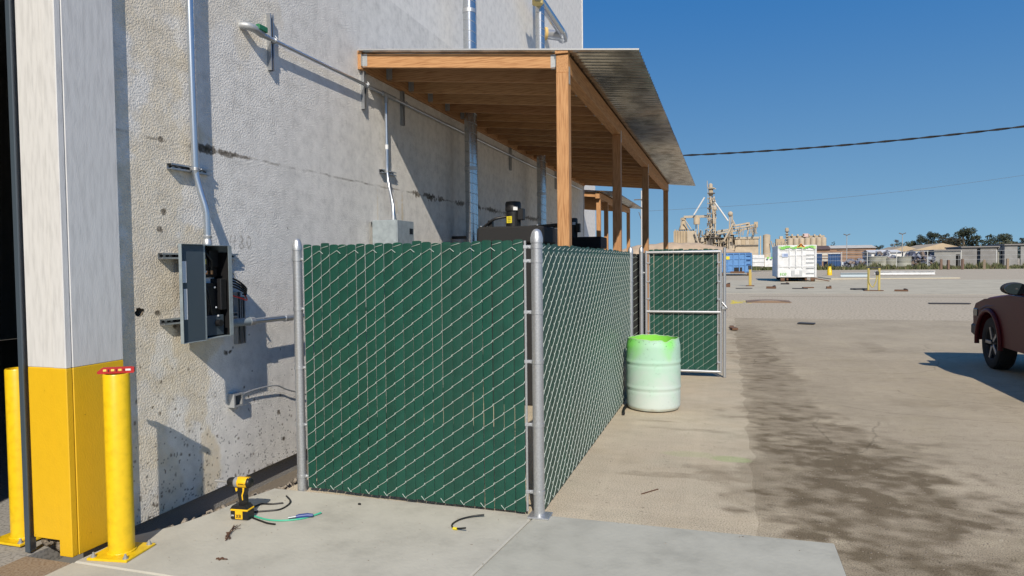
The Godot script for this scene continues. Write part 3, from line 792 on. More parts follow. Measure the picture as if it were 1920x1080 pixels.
	var w := thing("loose_wires", "black and red wires hanging loose from the top of the upright strut", "wires", Vector3(WX + 0.05, 1.42, -4.36))
	for i in 4: obj("wire", tb(curve([Vector3(WX + 0.06, 1.56 - 0.02 * i, -4.22), Vector3(WX + 0.10, 1.55 - 0.02 * i, -4.32), Vector3(WX + 0.09, 1.48 - 0.015 * i, -4.46), Vector3(WX + 0.05, 1.43, -4.50 + 0.01 * i)]), 0.007, 7), M.black, w)
	obj("red_wire", tb(curve([Vector3(WX + 0.13, 1.44, -4.22), Vector3(WX + 0.15, 1.41, -4.32), Vector3(WX + 0.13, 1.39, -4.42), Vector3(WX + 0.06, 1.43, -4.48)]), 0.006, 7), mat(lin(0.6, 0.03, 0.03), 0.4), w)
	# conduit from the panel into the enclosure
	var hx := -3.46
	var c2 := thing("conduit", "grey conduit leaving the side of the open panel towards the fence", "conduit", Vector3(hx, 1.22, -4.1))
	obj("fitting", tb([Vector3(hx, 1.232, -4.12), Vector3(hx, 1.226, -4.42)], 0.030, 16), M.panel_grey, c2)
	obj("hub", tb([Vector3(hx, 1.226, -4.42), Vector3(hx, 1.224, -4.47)], 0.034, 16), M.galv, c2)
	obj("pipe", tb([Vector3(hx, 1.224, -4.42), Vector3(hx, 1.20, -6.2)], 0.023, 16), M.conduit, c2)
	obj("coupling", tb([Vector3(hx, 1.215, -4.86), Vector3(hx, 1.213, -4.96)], 0.027, 16), M.galv, c2)
	# small junction box with armoured cable
	var jb := thing("junction_box", "small galvanised junction box low on the stucco wall with armoured cable", "junction box", Vector3(WX, 0.6, -4.27))
	obj("back", bx(Vector3(WX + 0.004, 0.63, -4.385), Vector3(0.006, 0.098, 0.098)), M.galv_dull, jb)
	for s in [-1, 1]:
		obj("side", bx(Vector3(WX + 0.03, 0.63, -4.385 + s * 0.05), Vector3(0.055, 0.1, 0.002)), M.galv_dull, jb)
		obj("side", bx(Vector3(WX + 0.03, 0.63 + s * 0.05, -4.385), Vector3(0.055, 0.002, 0.1)), M.galv_dull, jb)
		obj("rim", bx(Vector3(WX + 0.058, 0.63 + s * 0.043, -4.385), Vector3(0.003, 0.014, 0.1)), M.galv_dull, jb)
		obj("rim", bx(Vector3(WX + 0.058, 0.63, -4.385 + s * 0.043), Vector3(0.003, 0.074, 0.014)), M.galv_dull, jb)
	obj("dark_inside", bx(Vector3(WX + 0.012, 0.63, -4.385), Vector3(0.004, 0.09, 0.09)), M.panel_dark, jb)  # dark plate over the back, paints in the shade inside the open box
	obj("armoured_cable", tb(curve([Vector3(WX + 0.03, 0.655, -4.43), Vector3(WX + 0.04, 0.67, -4.6), Vector3(WX + 0.05, 0.66, -4.85), Vector3(WX + 0.05, 0.60, -5.0), Vector3(WX + 0.04, 0.5, -5.3)]), 0.0065, 8), M.galv_dull, jb)
	# long conduit along the wall at 3.46 m
	var ux := sx + 0.017
	var uy := 3.49
	var u := thing("conduit", "long thin conduit running level along the wall under the timber awning", "conduit", Vector3(ux, uy, -4.3))
	obj("pipe", tb([Vector3(ux, uy, -4.80), Vector3(ux, uy, -17.5)], 0.017, 12), M.conduit, u)
	var lb := curve([Vector3(WX - 0.05, uy + 0.02, -4.59), Vector3(WX + 0.03, uy + 0.02, -4.60), Vector3(ux + 0.012, uy + 0.012, -4.65), Vector3(ux + 0.008, uy, -4.76)])
	obj("elbow_fitting", tb(lb, 0.030, 14), M.galv_dull, u)
	obj("tag", bx(Vector3(ux + 0.03, uy + 0.032, -4.73), Vector3(0.04, 0.045, 0.11), 0.006), M.tag_green, u)
	obj("connector", tb([Vector3(ux, uy, -4.75), Vector3(ux, uy, -4.87)], [0.024, 0.02], 12), M.galv, u)
	obj("tee", tb([Vector3(ux, uy, -6.80), Vector3(ux, uy, -7.08)], 0.026, 12), M.galv_dull, u)
	obj("tee_branch", tb([Vector3(ux, uy, -6.88), Vector3(ux, uy - 0.09, -6.88)], 0.024, 12), M.galv_dull, u)
	obj("coupling", tb([Vector3(ux, uy, -10.1), Vector3(ux, uy, -10.2)], 0.022, 12), M.galv, u)
	var zs := [-4.93, -6.46, -7.36, -11.55, -14.9]
	var nm := ["first upright strut under the level conduit beside its elbow", "upright strut under the level conduit at the awning ledger's end", "upright strut under the level conduit just past the tee", "upright strut under the level conduit between the two ducts", "upright strut under the level conduit beyond the second duct"]
	for i in 5:
		strut_bar(nm[i], Vector3(WX, uy - 0.24, zs[i]), Vector3(WX, uy + 0.22, zs[i]), Vector3.RIGHT)
		clamp_at(Vector3(ux, uy, zs[i]), Vector3(0, 0, 1), 0.017, u)
	# drop to the grey box
	var v := thing("conduit", "thin conduit dropping from the tee to the small grey box", "conduit", Vector3(ux, 2.1, -6.8))
	obj("pipe", tb(curve([Vector3(ux, uy - 0.05, -6.88), Vector3(ux, 2.9, -6.88), Vector3(ux, 2.68, -6.88), Vector3(ux + 0.03, 2.5, -6.86), Vector3(ux + 0.10, 2.3, -6.80), Vector3(ux + 0.12, 2.11, -6.77)]), 0.017, 12), M.conduit, v)
	obj("connector", tb([Vector3(ux + 0.12, 2.11, -6.77), Vector3(ux + 0.118, 2.17, -6.775)], 0.024, 12), M.galv, v)
	obj("tape", tb([Vector3(ux, 2.95, -6.88), Vector3(ux, 2.90, -6.88)], 0.0185, 12), M.label, v)
	clamp_at(Vector3(ux, 2.66, -6.88), Vector3.UP, 0.017, v)
	strut_bar("short strut channel behind the conduit that drops to the grey box", Vector3(WX, 2.66, -6.80), Vector3(WX, 2.66, -7.14), Vector3.UP)
	strut_bar("short strut channel holding the small grey box", Vector3(WX, 2.08, -6.60), Vector3(WX, 2.08, -7.0), Vector3.UP)
	var g := thing("junction_box", "small closed grey steel box on the wall above the green fence", "junction box", Vector3(WX, 1.6, -6.7))
	obj("body", bx(Vector3(-3.415, 1.84, -6.74), Vector3(0.28, 0.54, 0.40), 0.006), M.box_grey, g)
	obj("cover", bx(Vector3(-3.268, 1.84, -6.74), Vector3(0.012, 0.535, 0.395), 0.003), M.box_grey, g)
	obj("nameplate", bx(Vector3(-3.261, 2.0, -6.87), Vector3(0.003, 0.06, 0.08)), M.black, g)

# ---------------------------------------------------------------- ducts
func duct(label: String, x: float, z: float, r: float, y0: float, y1: float):
	var t := thing("spiral_duct", label, "duct", Vector3(x, y0, z), "spiral ducts rising up the wall")
	obj("pipe", tb([Vector3(x, y0, z), Vector3(x, y1, z)], r, 32), M.duct, t)
	var h := []
	var pitch := 0.135
	var n := int((y1 - y0) / pitch * 18)
	for i in n: h.append(Vector3(x + cos(TAU * i / 18) * (r + 0.001), y0 + pitch * i / 18, z + sin(TAU * i / 18) * (r + 0.001)))
	obj("seam", tb(h, 0.0035, 4), M.galv_dull, t)
	for y in [2.9, 5.0]:
		if y > y0 and y < y1: obj("band", tb([Vector3(x, y, z), Vector3(x, y + 0.05, z)], r + 0.006, 32), M.galv, t)
	obj("bracket", bx(Vector3((x + WX) / 2 - 0.02, 2.0, z), Vector3(absf(x - WX) - r + 0.02, 0.04, 0.05), 0.003), M.black, t)
	return t

# ---------------------------------------------------------------- timber awning
func corr(mb: MB, x0: float, y0: float, x1: float, y1: float, z0: float, z1: float, amp := 0.013, pitch := 0.108):   # corrugated sheet, ribs run down the slope
	var nw := int(round((z0 - z1) / pitch * 6))
	var nrm := Vector3(y0 - y1, x1 - x0, 0).normalized()
	for side in [1.0, -1.0]:
		var base := mb.v.size()
		for i in nw + 1:
			var s := float(i) / nw
			var z := lerpf(z0, z1, s)
			var a := TAU * (z0 - z) / pitch
			var dy := amp * cos(a)
			var dn := amp * sin(a) * TAU / pitch
			var n: Vector3 = (nrm + Vector3(0, 0, -dn)).normalized() * side
			for e in [[x0, y0], [x1, y1]]: mb.pt(Vector3(e[0], e[1], z) + nrm * (dy + side * 0.0006), n)
		for i in nw:
			var a := base + i * 2
			if side > 0: mb.ix.append_array([a, a + 2, a + 1, a + 1, a + 2, a + 3])
			else: mb.ix.append_array([a, a + 1, a + 2, a + 1, a + 3, a + 2])
func hanger(p: Vector3, s: float, parent: Node):
	var mb := MB.new()
	for k in [-1, 1]: mb.box(p + Vector3(s * 0.028, 0, k * 0.0215), Vector3(0.056, 0.12, 0.0018))
	mb.box(p + Vector3(s * 0.028, -0.069, 0), Vector3(0.056, 0.0018, 0.044))
	for k in [-1, 1]: mb.box(p + Vector3(s * 0.002, 0, k * 0.036), Vector3(0.002, 0.12, 0.03))
	obj("joist_hanger", mb, M.galv_dull, parent)

func build_awning():
	var z0 := -6.42
	var z1 := -18.05
	var bxm := -1.46
	var yl := 3.81      # top at the wall
	var yb := 3.60      # top at the beam
	var t := thing("timber_awning", "long timber lean-to awning with corrugated metal roof above the green fence", "awning", Vector3(bxm, 0, z0))
	var slope := (yb - yl) / (bxm - WX)
	obj("ledger", bx(Vector3(WX + 0.022, yl - 0.075, (z0 + z1) / 2), Vector3(0.042, 0.19, z0 - z1 + 0.08), 0.003), M.wood_z, t)
	obj("beam", bx(Vector3(bxm, yb - 0.105, (z0 + z1) / 2), Vector3(0.115, 0.17, z0 - z1 + 0.10), 0.004), M.wood_z, t)
	obj("beam_block", bx(Vector3(bxm - 0.002, yb + 0.003, z0 + 0.02), Vector3(0.125, 0.04, 0.1), 0.003), M.wood_z, t)
	for z in [z0, -9.75, -13.3, -17.9]:
		var p := obj("post", bx(Vector3(bxm, (yb - 0.19) / 2 - 0.01, z), Vector3(0.115, yb - 0.19 + 0.02, 0.115), 0.005), M.posts[0 if z == z0 else (1 if z > -13.0 else 3)], t)
		obj("bracket", bx(Vector3(bxm + 0.0595, yb - 0.21, z), Vector3(0.003, 0.16, 0.05)), M.galv, p)
	var n := 22
	for i in n:
		var z := lerpf(z0 + 0.0, z1 + 0.02, float(i) / (n - 1))
		var a := Vector3(WX + 0.046, yl - 0.075 + slope * 0.046, z)
		var b := Vector3(bxm - 0.06, yb - 0.072 - slope * 0.06, z)
		var mb := MB.new()
		mb.beam(a, b, 0.038, 0.14, 0.003)
		obj("rafter", mb, M.boards[(i * 7 + i / 3) % 4], t)
		if i < 6:
			hanger(a, 1.0, t); hanger(b, -1.0, t)
	# roof sheets, each a corrugated strip 0.9 m wide
	var xe := -0.748
	var ye := yb + slope * (xe - bxm)
	var k := 13
	for i in k:
		var mb := MB.new()
		var za := lerpf(z0 + 0.07, z1 - 0.07, float(i) / k)
		var zb := lerpf(z0 + 0.07, z1 - 0.07, float(i + 1) / k) - 0.05
		corr(mb, WX + 0.02, yl + 0.012 + (0.004 if i % 2 else 0.0), xe, ye + 0.012 + (0.004 if i % 2 else 0.0), za, zb)
		obj("roof_sheet", mb, M.roof, t)
	obj("edge_trim", bm(Vector3(WX + 0.02, yl + 0.018, z0 + 0.075), Vector3(xe, ye + 0.018, z0 + 0.075), 0.004, 0.014), M.galv_dull, t)
	# the next awning on, lower in the picture, on the building behind
	var b2 := thing("back_building", "pale rendered building beyond the warehouse corner", "building", Vector3(-5.3, 0, -24))
	obj("wall", bx(Vector3(-9.3, 2.6, -24.4), Vector3(8, 5.3, 9.6), 0.01), M.stucco_far, b2)
	obj("foundation", bx(Vector3(-5.29, 0.1, -24.4), Vector3(0.05, 0.2, 9.55)), M.foundation, b2)
	obj("coping", bx(Vector3(-9.3, 5.3, -24.4), Vector3(8.1, 0.12, 9.7), 0.01), M.white_paint, b2)
	var s := thing("timber_awning", "shorter timber awning with corrugated roof on the building behind", "awning", Vector3(-3.5, 0, -20))
	var zz := -19.6
	var ze := -26.2
	obj("beam", bx(Vector3(-3.5, 3.53, (zz + ze) / 2), Vector3(0.12, 0.17, zz - ze), 0.004), M.wood_z, s)
	obj("ledger", bx(Vector3(-5.27, 3.70, (zz + ze) / 2), Vector3(0.04, 0.19, zz - ze), 0.004), M.wood_z, s)
	for z in [-19.8, -21.1, -26.1]: obj("post", bx(Vector3(-3.5, 1.715, z), Vector3(0.12, 3.45, 0.12), 0.004), M.wood_y, s)
	for i in 12:
		var z := lerpf(zz - 0.05, ze + 0.05, i / 11.0)
		obj("rafter", bm(Vector3(-5.25, 3.72, z), Vector3(-3.56, 3.56, z), 0.04, 0.14), M.wood_x, s)
	for i in 7:
		var mb := MB.new()
		corr(mb, -5.28, 3.81, -2.95, 3.60, lerpf(zz + 0.1, ze - 0.1, i / 7.0), lerpf(zz + 0.1, ze - 0.1, (i + 1) / 7.0) - 0.03)
		obj("roof_sheet", mb, M.roof, s)

# ---------------------------------------------------------------- chain-link with privacy slats
var wire_mesh := []
var slat_mesh := []
const PITCH := 0.0735
func make_fence_parts(H: float):
	wire_mesh.clear(); slat_mesh.clear()
	var q := 0.0525
	for par in 2:
		var p := []
		var y := 0.012 + (q if par else 0.0)
		var w := PITCH * 0.5
		if par == 0:
			p.append(Vector3(-w - 0.026, y + 0.022, 0.008)); p.append(Vector3(-w - 0.002, y - 0.004, 0.009))
		while y + q * 2 < H + 0.02:
			p.append_array([Vector3(-w * 0.97, y - 0.006, 0.0035), Vector3(-w * 0.86, y + 0.006, 0.0095), Vector3(w * 0.86, y + q - 0.006, 0.0095), Vector3(w * 0.97, y + q + 0.006, 0.0035), Vector3(w * 0.86, y + q + 0.005, -0.0075), Vector3(-w * 0.86, y + q * 2 - 0.006, -0.0075)])
			y += q * 2
		if par == 0: p.append_array([Vector3(-w * 0.9, y, 0.009), Vector3(w * 0.75, y + q * 0.62, 0.010), Vector3(w * 0.9, y + q * 0.66, 0.010), Vector3(w * 1.7, y + q * 0.25, 0.012)])
		else: p.append_array([Vector3(-w * 0.9, y, 0.006), Vector3(w * 0.8, y + q * 0.3, 0.007)])
		wire_mesh.append(tb(p, 0.0022, 6).mesh())
	for k in 5:
		var w: float = [0.0712, 0.0695, 0.0722, 0.0672, 0.0705][k] * 0.5
		var h: float = H + [0.0, 0.006, -0.003, 0.004, -0.007][k]
		var c: float = [0.006, 0.004, 0.009, 0.005, 0.007][k]
		var mb := MB.new()
		# bowed cross-section, clipped corners at the top
		var xs := [-1.0, -0.6, 0.0, 0.6, 1.0]
		for side in [1.0, -1.0]:
			for i in 4:
				var a: float = xs[i]
				var b: float = xs[i + 1]
				var za: float = side * (0.0022 + 0.0018 * (1 - a * a))
				var zb: float = side * (0.0022 + 0.0018 * (1 - b * b))
				var ya := h - c * pow(absf(a), 3)
				var yb := h - c * pow(absf(b), 3)
				var P := [Vector3(a * w, 0.004, za), Vector3(b * w, 0.004, zb), Vector3(b * w, yb, zb), Vector3(a * w, ya, za)]
				if side > 0: mb.quad(P[0], P[1], P[2], P[3])
				else: mb.quad(P[0], P[3], P[2], P[1])
				if side > 0: mb.quad(P[3], P[2], Vector3(b * w, yb, -zb), Vector3(a * w, ya, -za))
		for e in [-1.0, 1.0]:
			mb.quad_out(Vector3(e * w, 0.004, -0.0022), Vector3(e * w, 0.004, 0.0022), Vector3(e * w, h - c, 0.0022), Vector3(e * w, h - c, -0.0022), Vector3(0, h / 2, 0))
		slat_mesh.append(mb.mesh())

func fabric(parent: Node3D, A: Vector3, B: Vector3, y0: float, mats: Array, sd: int, first_par := 0, count := -1, wide := 1.0):   # slats and wires from A to B, outside on the viewer's side with A left
	var d := (B - A); d.y = 0
	var L := d.length()
	var u := d / L
	var out := Vector3(-u.z, 0, u.x)
	var n := int(round(L / PITCH)) if count < 0 else count
	var r := RandomNumberGenerator.new(); r.seed = sd
	var sc := L / (n * PITCH)
	var Bs := Basis(u * sc, Vector3.UP, out)
	for i in n:
		var o := A + u * ((i + 0.5) / n * L) - parent.position
		o.y = y0 + (B.y - A.y) * (i + 0.5) / n - parent.position.y
		var tilt := Basis(out, r.randf_range(-0.0014, 0.0014)) * Basis(Vector3.UP, r.randf_range(-0.05, 0.05))
		put("slat", slat_mesh[r.randi() % 5], mats[r.randi() % mats.size()], parent, Transform3D(tilt * Basis(Bs.x * wide, Bs.y, Bs.z), o + u * r.randf_range(-0.0012, 0.0012) + Vector3(0, r.randf_range(-0.004, 0.004), 0)))
		put("wire", wire_mesh[(i + first_par) % 2], M.wire, parent, Transform3D(Bs, o))

func fence_post(parent: Node, p: Vector3, h: float, r: float, bands: Array, bar: Vector3, tilt := Vector3.ZERO):
	var post := obj("post", tb([p - Vector3(0, 0.05, 0), p + Vector3(0, h - 0.05, 0) + tilt], r, 24), M.galv, parent)
	var cap := MB.new()
	cap.lathe([Vector2(r + 0.004, -0.055), Vector2(r + 0.004, -0.02), Vector2(r + 0.001, -0.012), Vector2(r * 0.96, 0.002), Vector2(r * 0.8, 0.018), Vector2(r * 0.5, 0.03), Vector2(r * 0.2, 0.0345), Vector2(0, 0.035)], 24, Transform3D(Basis(), p + Vector3(0, h - 0.03, 0) + tilt))
	obj("cap", cap, M.galv, post)
	if bar == Vector3.ZERO: return
	var tbp := p + bar
	obj("tension_bar", bx(tbp + Vector3(0, (h - 0.08) / 2 + 0.02, 0), Vector3(0.014, h - 0.10, 0.006), 0.001), M.galv, parent)
	for y in bands:
		var mb := MB.new()
		mb.lathe([Vector2(r + 0.0005, -0.012), Vector2(r + 0.004, -0.012), Vector2(r + 0.004, 0.012), Vector2(r + 0.0005, 0.012)], 24, Transform3D(Basis(), p + Vector3(0, y, 0) + tilt * (y / h)))
		mb.beam(p + Vector3(0, y, 0) + bar.normalized() * r, tbp + Vector3(0, y, 0) + bar.normalized() * 0.012, 0.012, 0.022, 0.002)
		var s := Vector3(-bar.z, 0, bar.x).normalized()
		mb.tube([tbp + Vector3(0, y, 0) - bar.normalized() * 0.02 - s * 0.014, tbp + Vector3(0, y, 0) - bar.normalized() * 0.02 + s * 0.016], 0.006, 8)
		obj("band", mb, M.galv, parent)

func build_fences():
	make_fence_parts(1.775)
	var A := Vector3(-2.985, 0, -4.365)
	var C := Vector3(-1.162, 0, -4.30)
	var t := thing("privacy_fence", "front chain link fence panel threaded with green slats facing the apron", "fence", A)
	fence_post(t, A, 1.84, 0.033, [0.10, 0.48, 0.90, 1.33, 1.69], Vector3(0.062, 0, 0.004))
	fence_post(t, C, 1.86, 0.0365, [0.16, 0.60, 1.01, 1.33, 1.66, 1.75], Vector3(-0.075, 0, 0.012))
	obj("foot_plate", bx(Vector3(C.x + 0.005, 0.006, C.z), Vector3(0.14, 0.012, 0.13), 0.002), M.galv, t)
	fabric(t, A + Vector3(0.062, 0.0, 0.012), C + Vector3(-0.082, 0.0, 0.018), 0.022, M.slat, 11, 1, 23, 0.975)
	# long side
	var D := Vector3(-1.15, 0, -8.76)
	var s := thing("privacy_fence", "long chain link fence side with green slats beside the white drum", "fence", D)
	fence_post(s, D, 1.83, 0.030, [0.2, 0.6, 1.0, 1.4, 1.7], Vector3(0.0, 0, 0.05))
	obj("tension_bar", bx(C + Vector3(0.012, 0.9, -0.055), Vector3(0.006, 1.76, 0.014), 0.001), M.galv, s)
	fabric(s, C + Vector3(0.0, 0, -0.055), D + Vector3(0.0, 0, 0.05), -0.004, M.slat, 12, 0, -1, 1.02)
	# gate post, back fence
	var G := Vector3(-1.19, 0, -10.25)
	var b := thing("privacy_fence", "dark slatted fence closing the back of the enclosure behind the gate", "fence", G)
	fence_post(b, G, 1.86, 0.030, [], Vector3.ZERO)
	fabric(b, Vector3(-3.4, 0, -10.36), Vector3(-1.13, 0, -10.36), -0.01, [M.black_slat], 13, 0, -1, 1.03)
	# gate, swung open across the path
	var g := thing("gate", "open chain link gate with green slats and galvanised tube frame behind the drum", "gate", Vector3(-1.13, 0, -10.25))
	var xl := -1.118
	var xr := -0.078
	var z := -10.24
	var rr := 0.021
	for y in [0.065, 0.915, 1.775]: obj("rail", tb([Vector3(xl, y, z), Vector3(xr, y, z)], rr, 16), M.galv, g)
	for x in [xl, xr]: obj("stile", tb([Vector3(x, 0.045, z), Vector3(x, 1.80, z)], rr * 0.95, 16), M.galv, g)
	var drop := obj("drop_rod_post", tb([Vector3(xr + 0.052, -0.01, z), Vector3(xr + 0.052, 1.83, z)], 0.022, 16), M.galv, g)
	obj("latch", tb(curve([Vector3(xr + 0.02, 1.06, z + 0.03), Vector3(xr + 0.07, 1.0, z + 0.05), Vector3(xr + 0.085, 0.97, z + 0.05), Vector3(xr + 0.05, 0.96, z + 0.04), Vector3(xr + 0.04, 0.92, z + 0.03)]), 0.010, 8), M.galv, g)
	obj("latch_fork", bx(Vector3(xr + 0.05, 0.98, z + 0.02), Vector3(0.07, 0.05, 0.05), 0.006), M.galv, g)
	for y in [0.3, 1.48]:
		obj("hinge", tb([Vector3(xl - 0.075, y, z), Vector3(xl + 0.01, y, z)], 0.012, 10), M.galv, g)
		obj("hinge_band", tb([Vector3(xl - 0.072, y - 0.025, -10.25), Vector3(xl - 0.072, y + 0.025, -10.25)], 0.034, 16), M.galv, g)
	for x in [xl + 0.045, xr - 0.04]: obj("tension_bar", bx(Vector3(x, 0.92, z - 0.012), Vector3(0.014, 1.7, 0.006), 0.001), M.galv, g)
	for y in [0.2, 0.62, 1.1, 1.35, 1.62]:
		obj("band", bx(Vector3(xl + 0.03, y, z), Vector3(0.06, 0.022, 0.05), 0.006), M.galv, g)
		obj("band", bx(Vector3(xr - 0.02, y, z), Vector3(0.06, 0.022, 0.05), 0.006), M.galv, g)
	fabric(g, Vector3(xl + 0.04, 0, z - 0.034), Vector3(xr - 0.03, 0, z - 0.034), 0.04, M.slat, 14, 1, 14, 1.035)

# ---------------------------------------------------------------- drum
func drum_map() -> Image:
	var w := 512
	var h := 256
	var q := noise(0.018, 4, 91)
	var qf := noise(0.08, 3, 92)
	var buf := PackedByteArray(); buf.resize(w * h * 3)
	for y in h:
		for x in w:
			var v := float(y) / h                 # 0 at the rim
			var a := float(x) / w * TAU
			var n := q.get_noise_2d(cos(a) * 80, y + sin(a) * 80)
			var f := qf.get_noise_2d(x, y)
			var c := Vector3(0.755, 0.80, 0.775)
			# green overspray, thick at the torn rim and on one flank, thin lower down
			var flank := maxf(0.0, cos(a - 2.6))
			var s := clampf(1.25 - v * 1.5 + n * 0.35 + flank * 0.15, 0, 1)
			c = c.lerp(Vector3(0.67, 0.815, 0.73), s)
			var thick := smoothstep(0.10 + 0.24 * flank + 0.16 * maxf(0.0, cos(a - 0.95) - 0.85) * 8.0, 0.0, v + n * 0.10 - 0.02)
			c = c.lerp(Vector3(0.50, 0.88, 0.38), thick * clampf(1.0 * pow(flank, 5.0) + 0.8 * maxf(0.0, cos(a - 0.8)) ** 30, 0.0, 1.0))
			if f > 0.40 and n > 0.1: c *= 0.95
			if f > 0.5 and v < 0.12: c *= 0.8
			if v > 0.93: c = c.lerp(Vector3(0.7, 0.66, 0.58), 0.5 * clampf(n + 0.6, 0, 1))
			var i := (y * w + x) * 3
			buf[i] = int(clampf(c.x, 0, 1) * 255); buf[i + 1] = int(clampf(c.y, 0, 1) * 255); buf[i + 2] = int(clampf(c.z, 0, 1) * 255)
	return Image.create_from_data(w, h, false, Image.FORMAT_RGB8, buf)

func build_drum():
	var p := Vector3(-0.79, -0.015, -7.93)
	var t := thing("plastic_drum", "white plastic drum with cut open top and green spray paint round the rim", "drum", p)
	var R := 0.30
	var H := 0.80
	var prof := []
	prof.append(Vector2(0, 0.012)); prof.append(Vector2(R * 0.86, 0.012)); prof.append(Vector2(R * 0.93, 0.016)); prof.append(Vector2(R * 0.97, 0.035))
	for i in 49:
		var y := 0.05 + (H - 0.05) * i / 48.0
		var rr := R * (0.985 + 0.018 * sin(PI * y / H))
		for g in [[0.262, 1.0], [0.545, 1.0]]: rr += 0.006 * exp(-pow((y - g[0]) / 0.016, 2)) - 0.006 * exp(-pow((y - g[0] + 0.028) / 0.012, 2))
		if y > H - 0.09: rr -= 0.012 * smoothstep(H - 0.09, H, y)
		prof.append(Vector2(rr, y))
	var wob := func(a: float, y: float):
		if y < H - 0.06: return y
		var k := (y - H + 0.06) / 0.06
		var n := 0.006 * sin(a * 3 + 1.0) + 0.003 * sin(a * 11.0 + 0.4) + 0.002 * sin(a * 23.0)
		if a > 0.75 and a < 1.15: n -= 0.02 * sin((a - 0.75) / 0.4 * PI)
		return y + k * n
	var mb := MB.new()
	mb.lathe(prof, 72, Transform3D(Basis(), p), wob)
	var m := mat(Color(1, 1, 1), 0.42)
	m.albedo_texture = ImageTexture.create_from_image(drum_map())
	m.metallic_specular = 0.4
	obj("shell", mb, m, t)
	var inner := MB.new()
	var pi_ := []
	for i in 25:
		var q: Vector2 = prof[prof.size() - 1 - i * 2]
		pi_.append(Vector2(q.x - 0.005, q.y))
	pi_.append(Vector2(0, 0.04))
	inner.lathe(pi_, 72, Transform3D(Basis(), p), wob)
	obj("painted_inside", inner, mat(lin(0.28, 0.72, 0.10), 0.5), t)
	var rim := []
	for i in 73:
		var a := TAU * i / 72
		rim.append(p + Vector3(cos(a) * (prof[-1].x - 0.0025), wob.call(a, H), sin(a) * (prof[-1].x - 0.0025)))
	obj("torn_rim", tb(rim, 0.0042, 6), mat(lin(0.42, 0.62, 0.36), 0.6), t)
	# black hose end behind the drum at the fence foot
	var hs := thing("hose", "black hose lying between the drum and the fence foot", "hose", Vector3(-1.08, 0, -7.9))
	obj("tube", tb(curve([Vector3(-1.06, 0.008, -7.45), Vector3(-1.09, 0.01, -7.7), Vector3(-1.075, 0.04, -8.0), Vector3(-1.09, 0.2, -8.12), Vector3(-1.10, 0.42, -8.15)]), 0.016, 10), M.black, hs)

# ---------------------------------------------------------------- machines behind the fence
func motor(parent: Node, p: Vector3, r: float, h: float):
	var mb := MB.new()
	mb.lathe([Vector2(r * 0.86, 0), Vector2(r * 0.86, h * 0.62), Vector2(r, h * 0.64), Vector2(r, h * 0.93), Vector2(r * 0.9, h), Vector2(0, h)], 28, Transform3D(Basis(), p))
	var o := obj("motor", mb, M.black, parent)
	for i in 20:
		var a := TAU * i / 20
		obj("fin", bx(p + Vector3(cos(a), 0, sin(a)) * r * 0.89 + Vector3(0, h * 0.3, 0), Vector3(0.012, h * 0.5, 0.004), 0, Basis(Vector3.UP, -a)), M.black, o)
	obj("terminal_box", bx(p + Vector3(r * 1.15, h * 0.5, r * 0.3), Vector3(r * 0.75, h * 0.44, r * 0.9), 0.006), M.black, o)
	obj("label_plate", bx(p + Vector3(r * 0.55, h * 0.72, r * 0.86), Vector3(r * 0.55, h * 0.13, 0.004), 0, Basis(Vector3.UP, 0.55)), M.label, o)
	obj("warning_label", bx(p + Vector3(-r * 0.25, h * 0.30, r * 0.875), Vector3(r * 0.75, h * 0.26, 0.006), 0, Basis(Vector3.UP, -0.25)), M.label_yellow, o)
	for k in 3: obj("print_line", bx(p + Vector3(-r * 0.25, h * (0.24 + 0.06 * k), r * 0.882), Vector3(r * 0.55, h * 0.012, 0.006), 0, Basis(Vector3.UP, -0.25)), M.black, o)
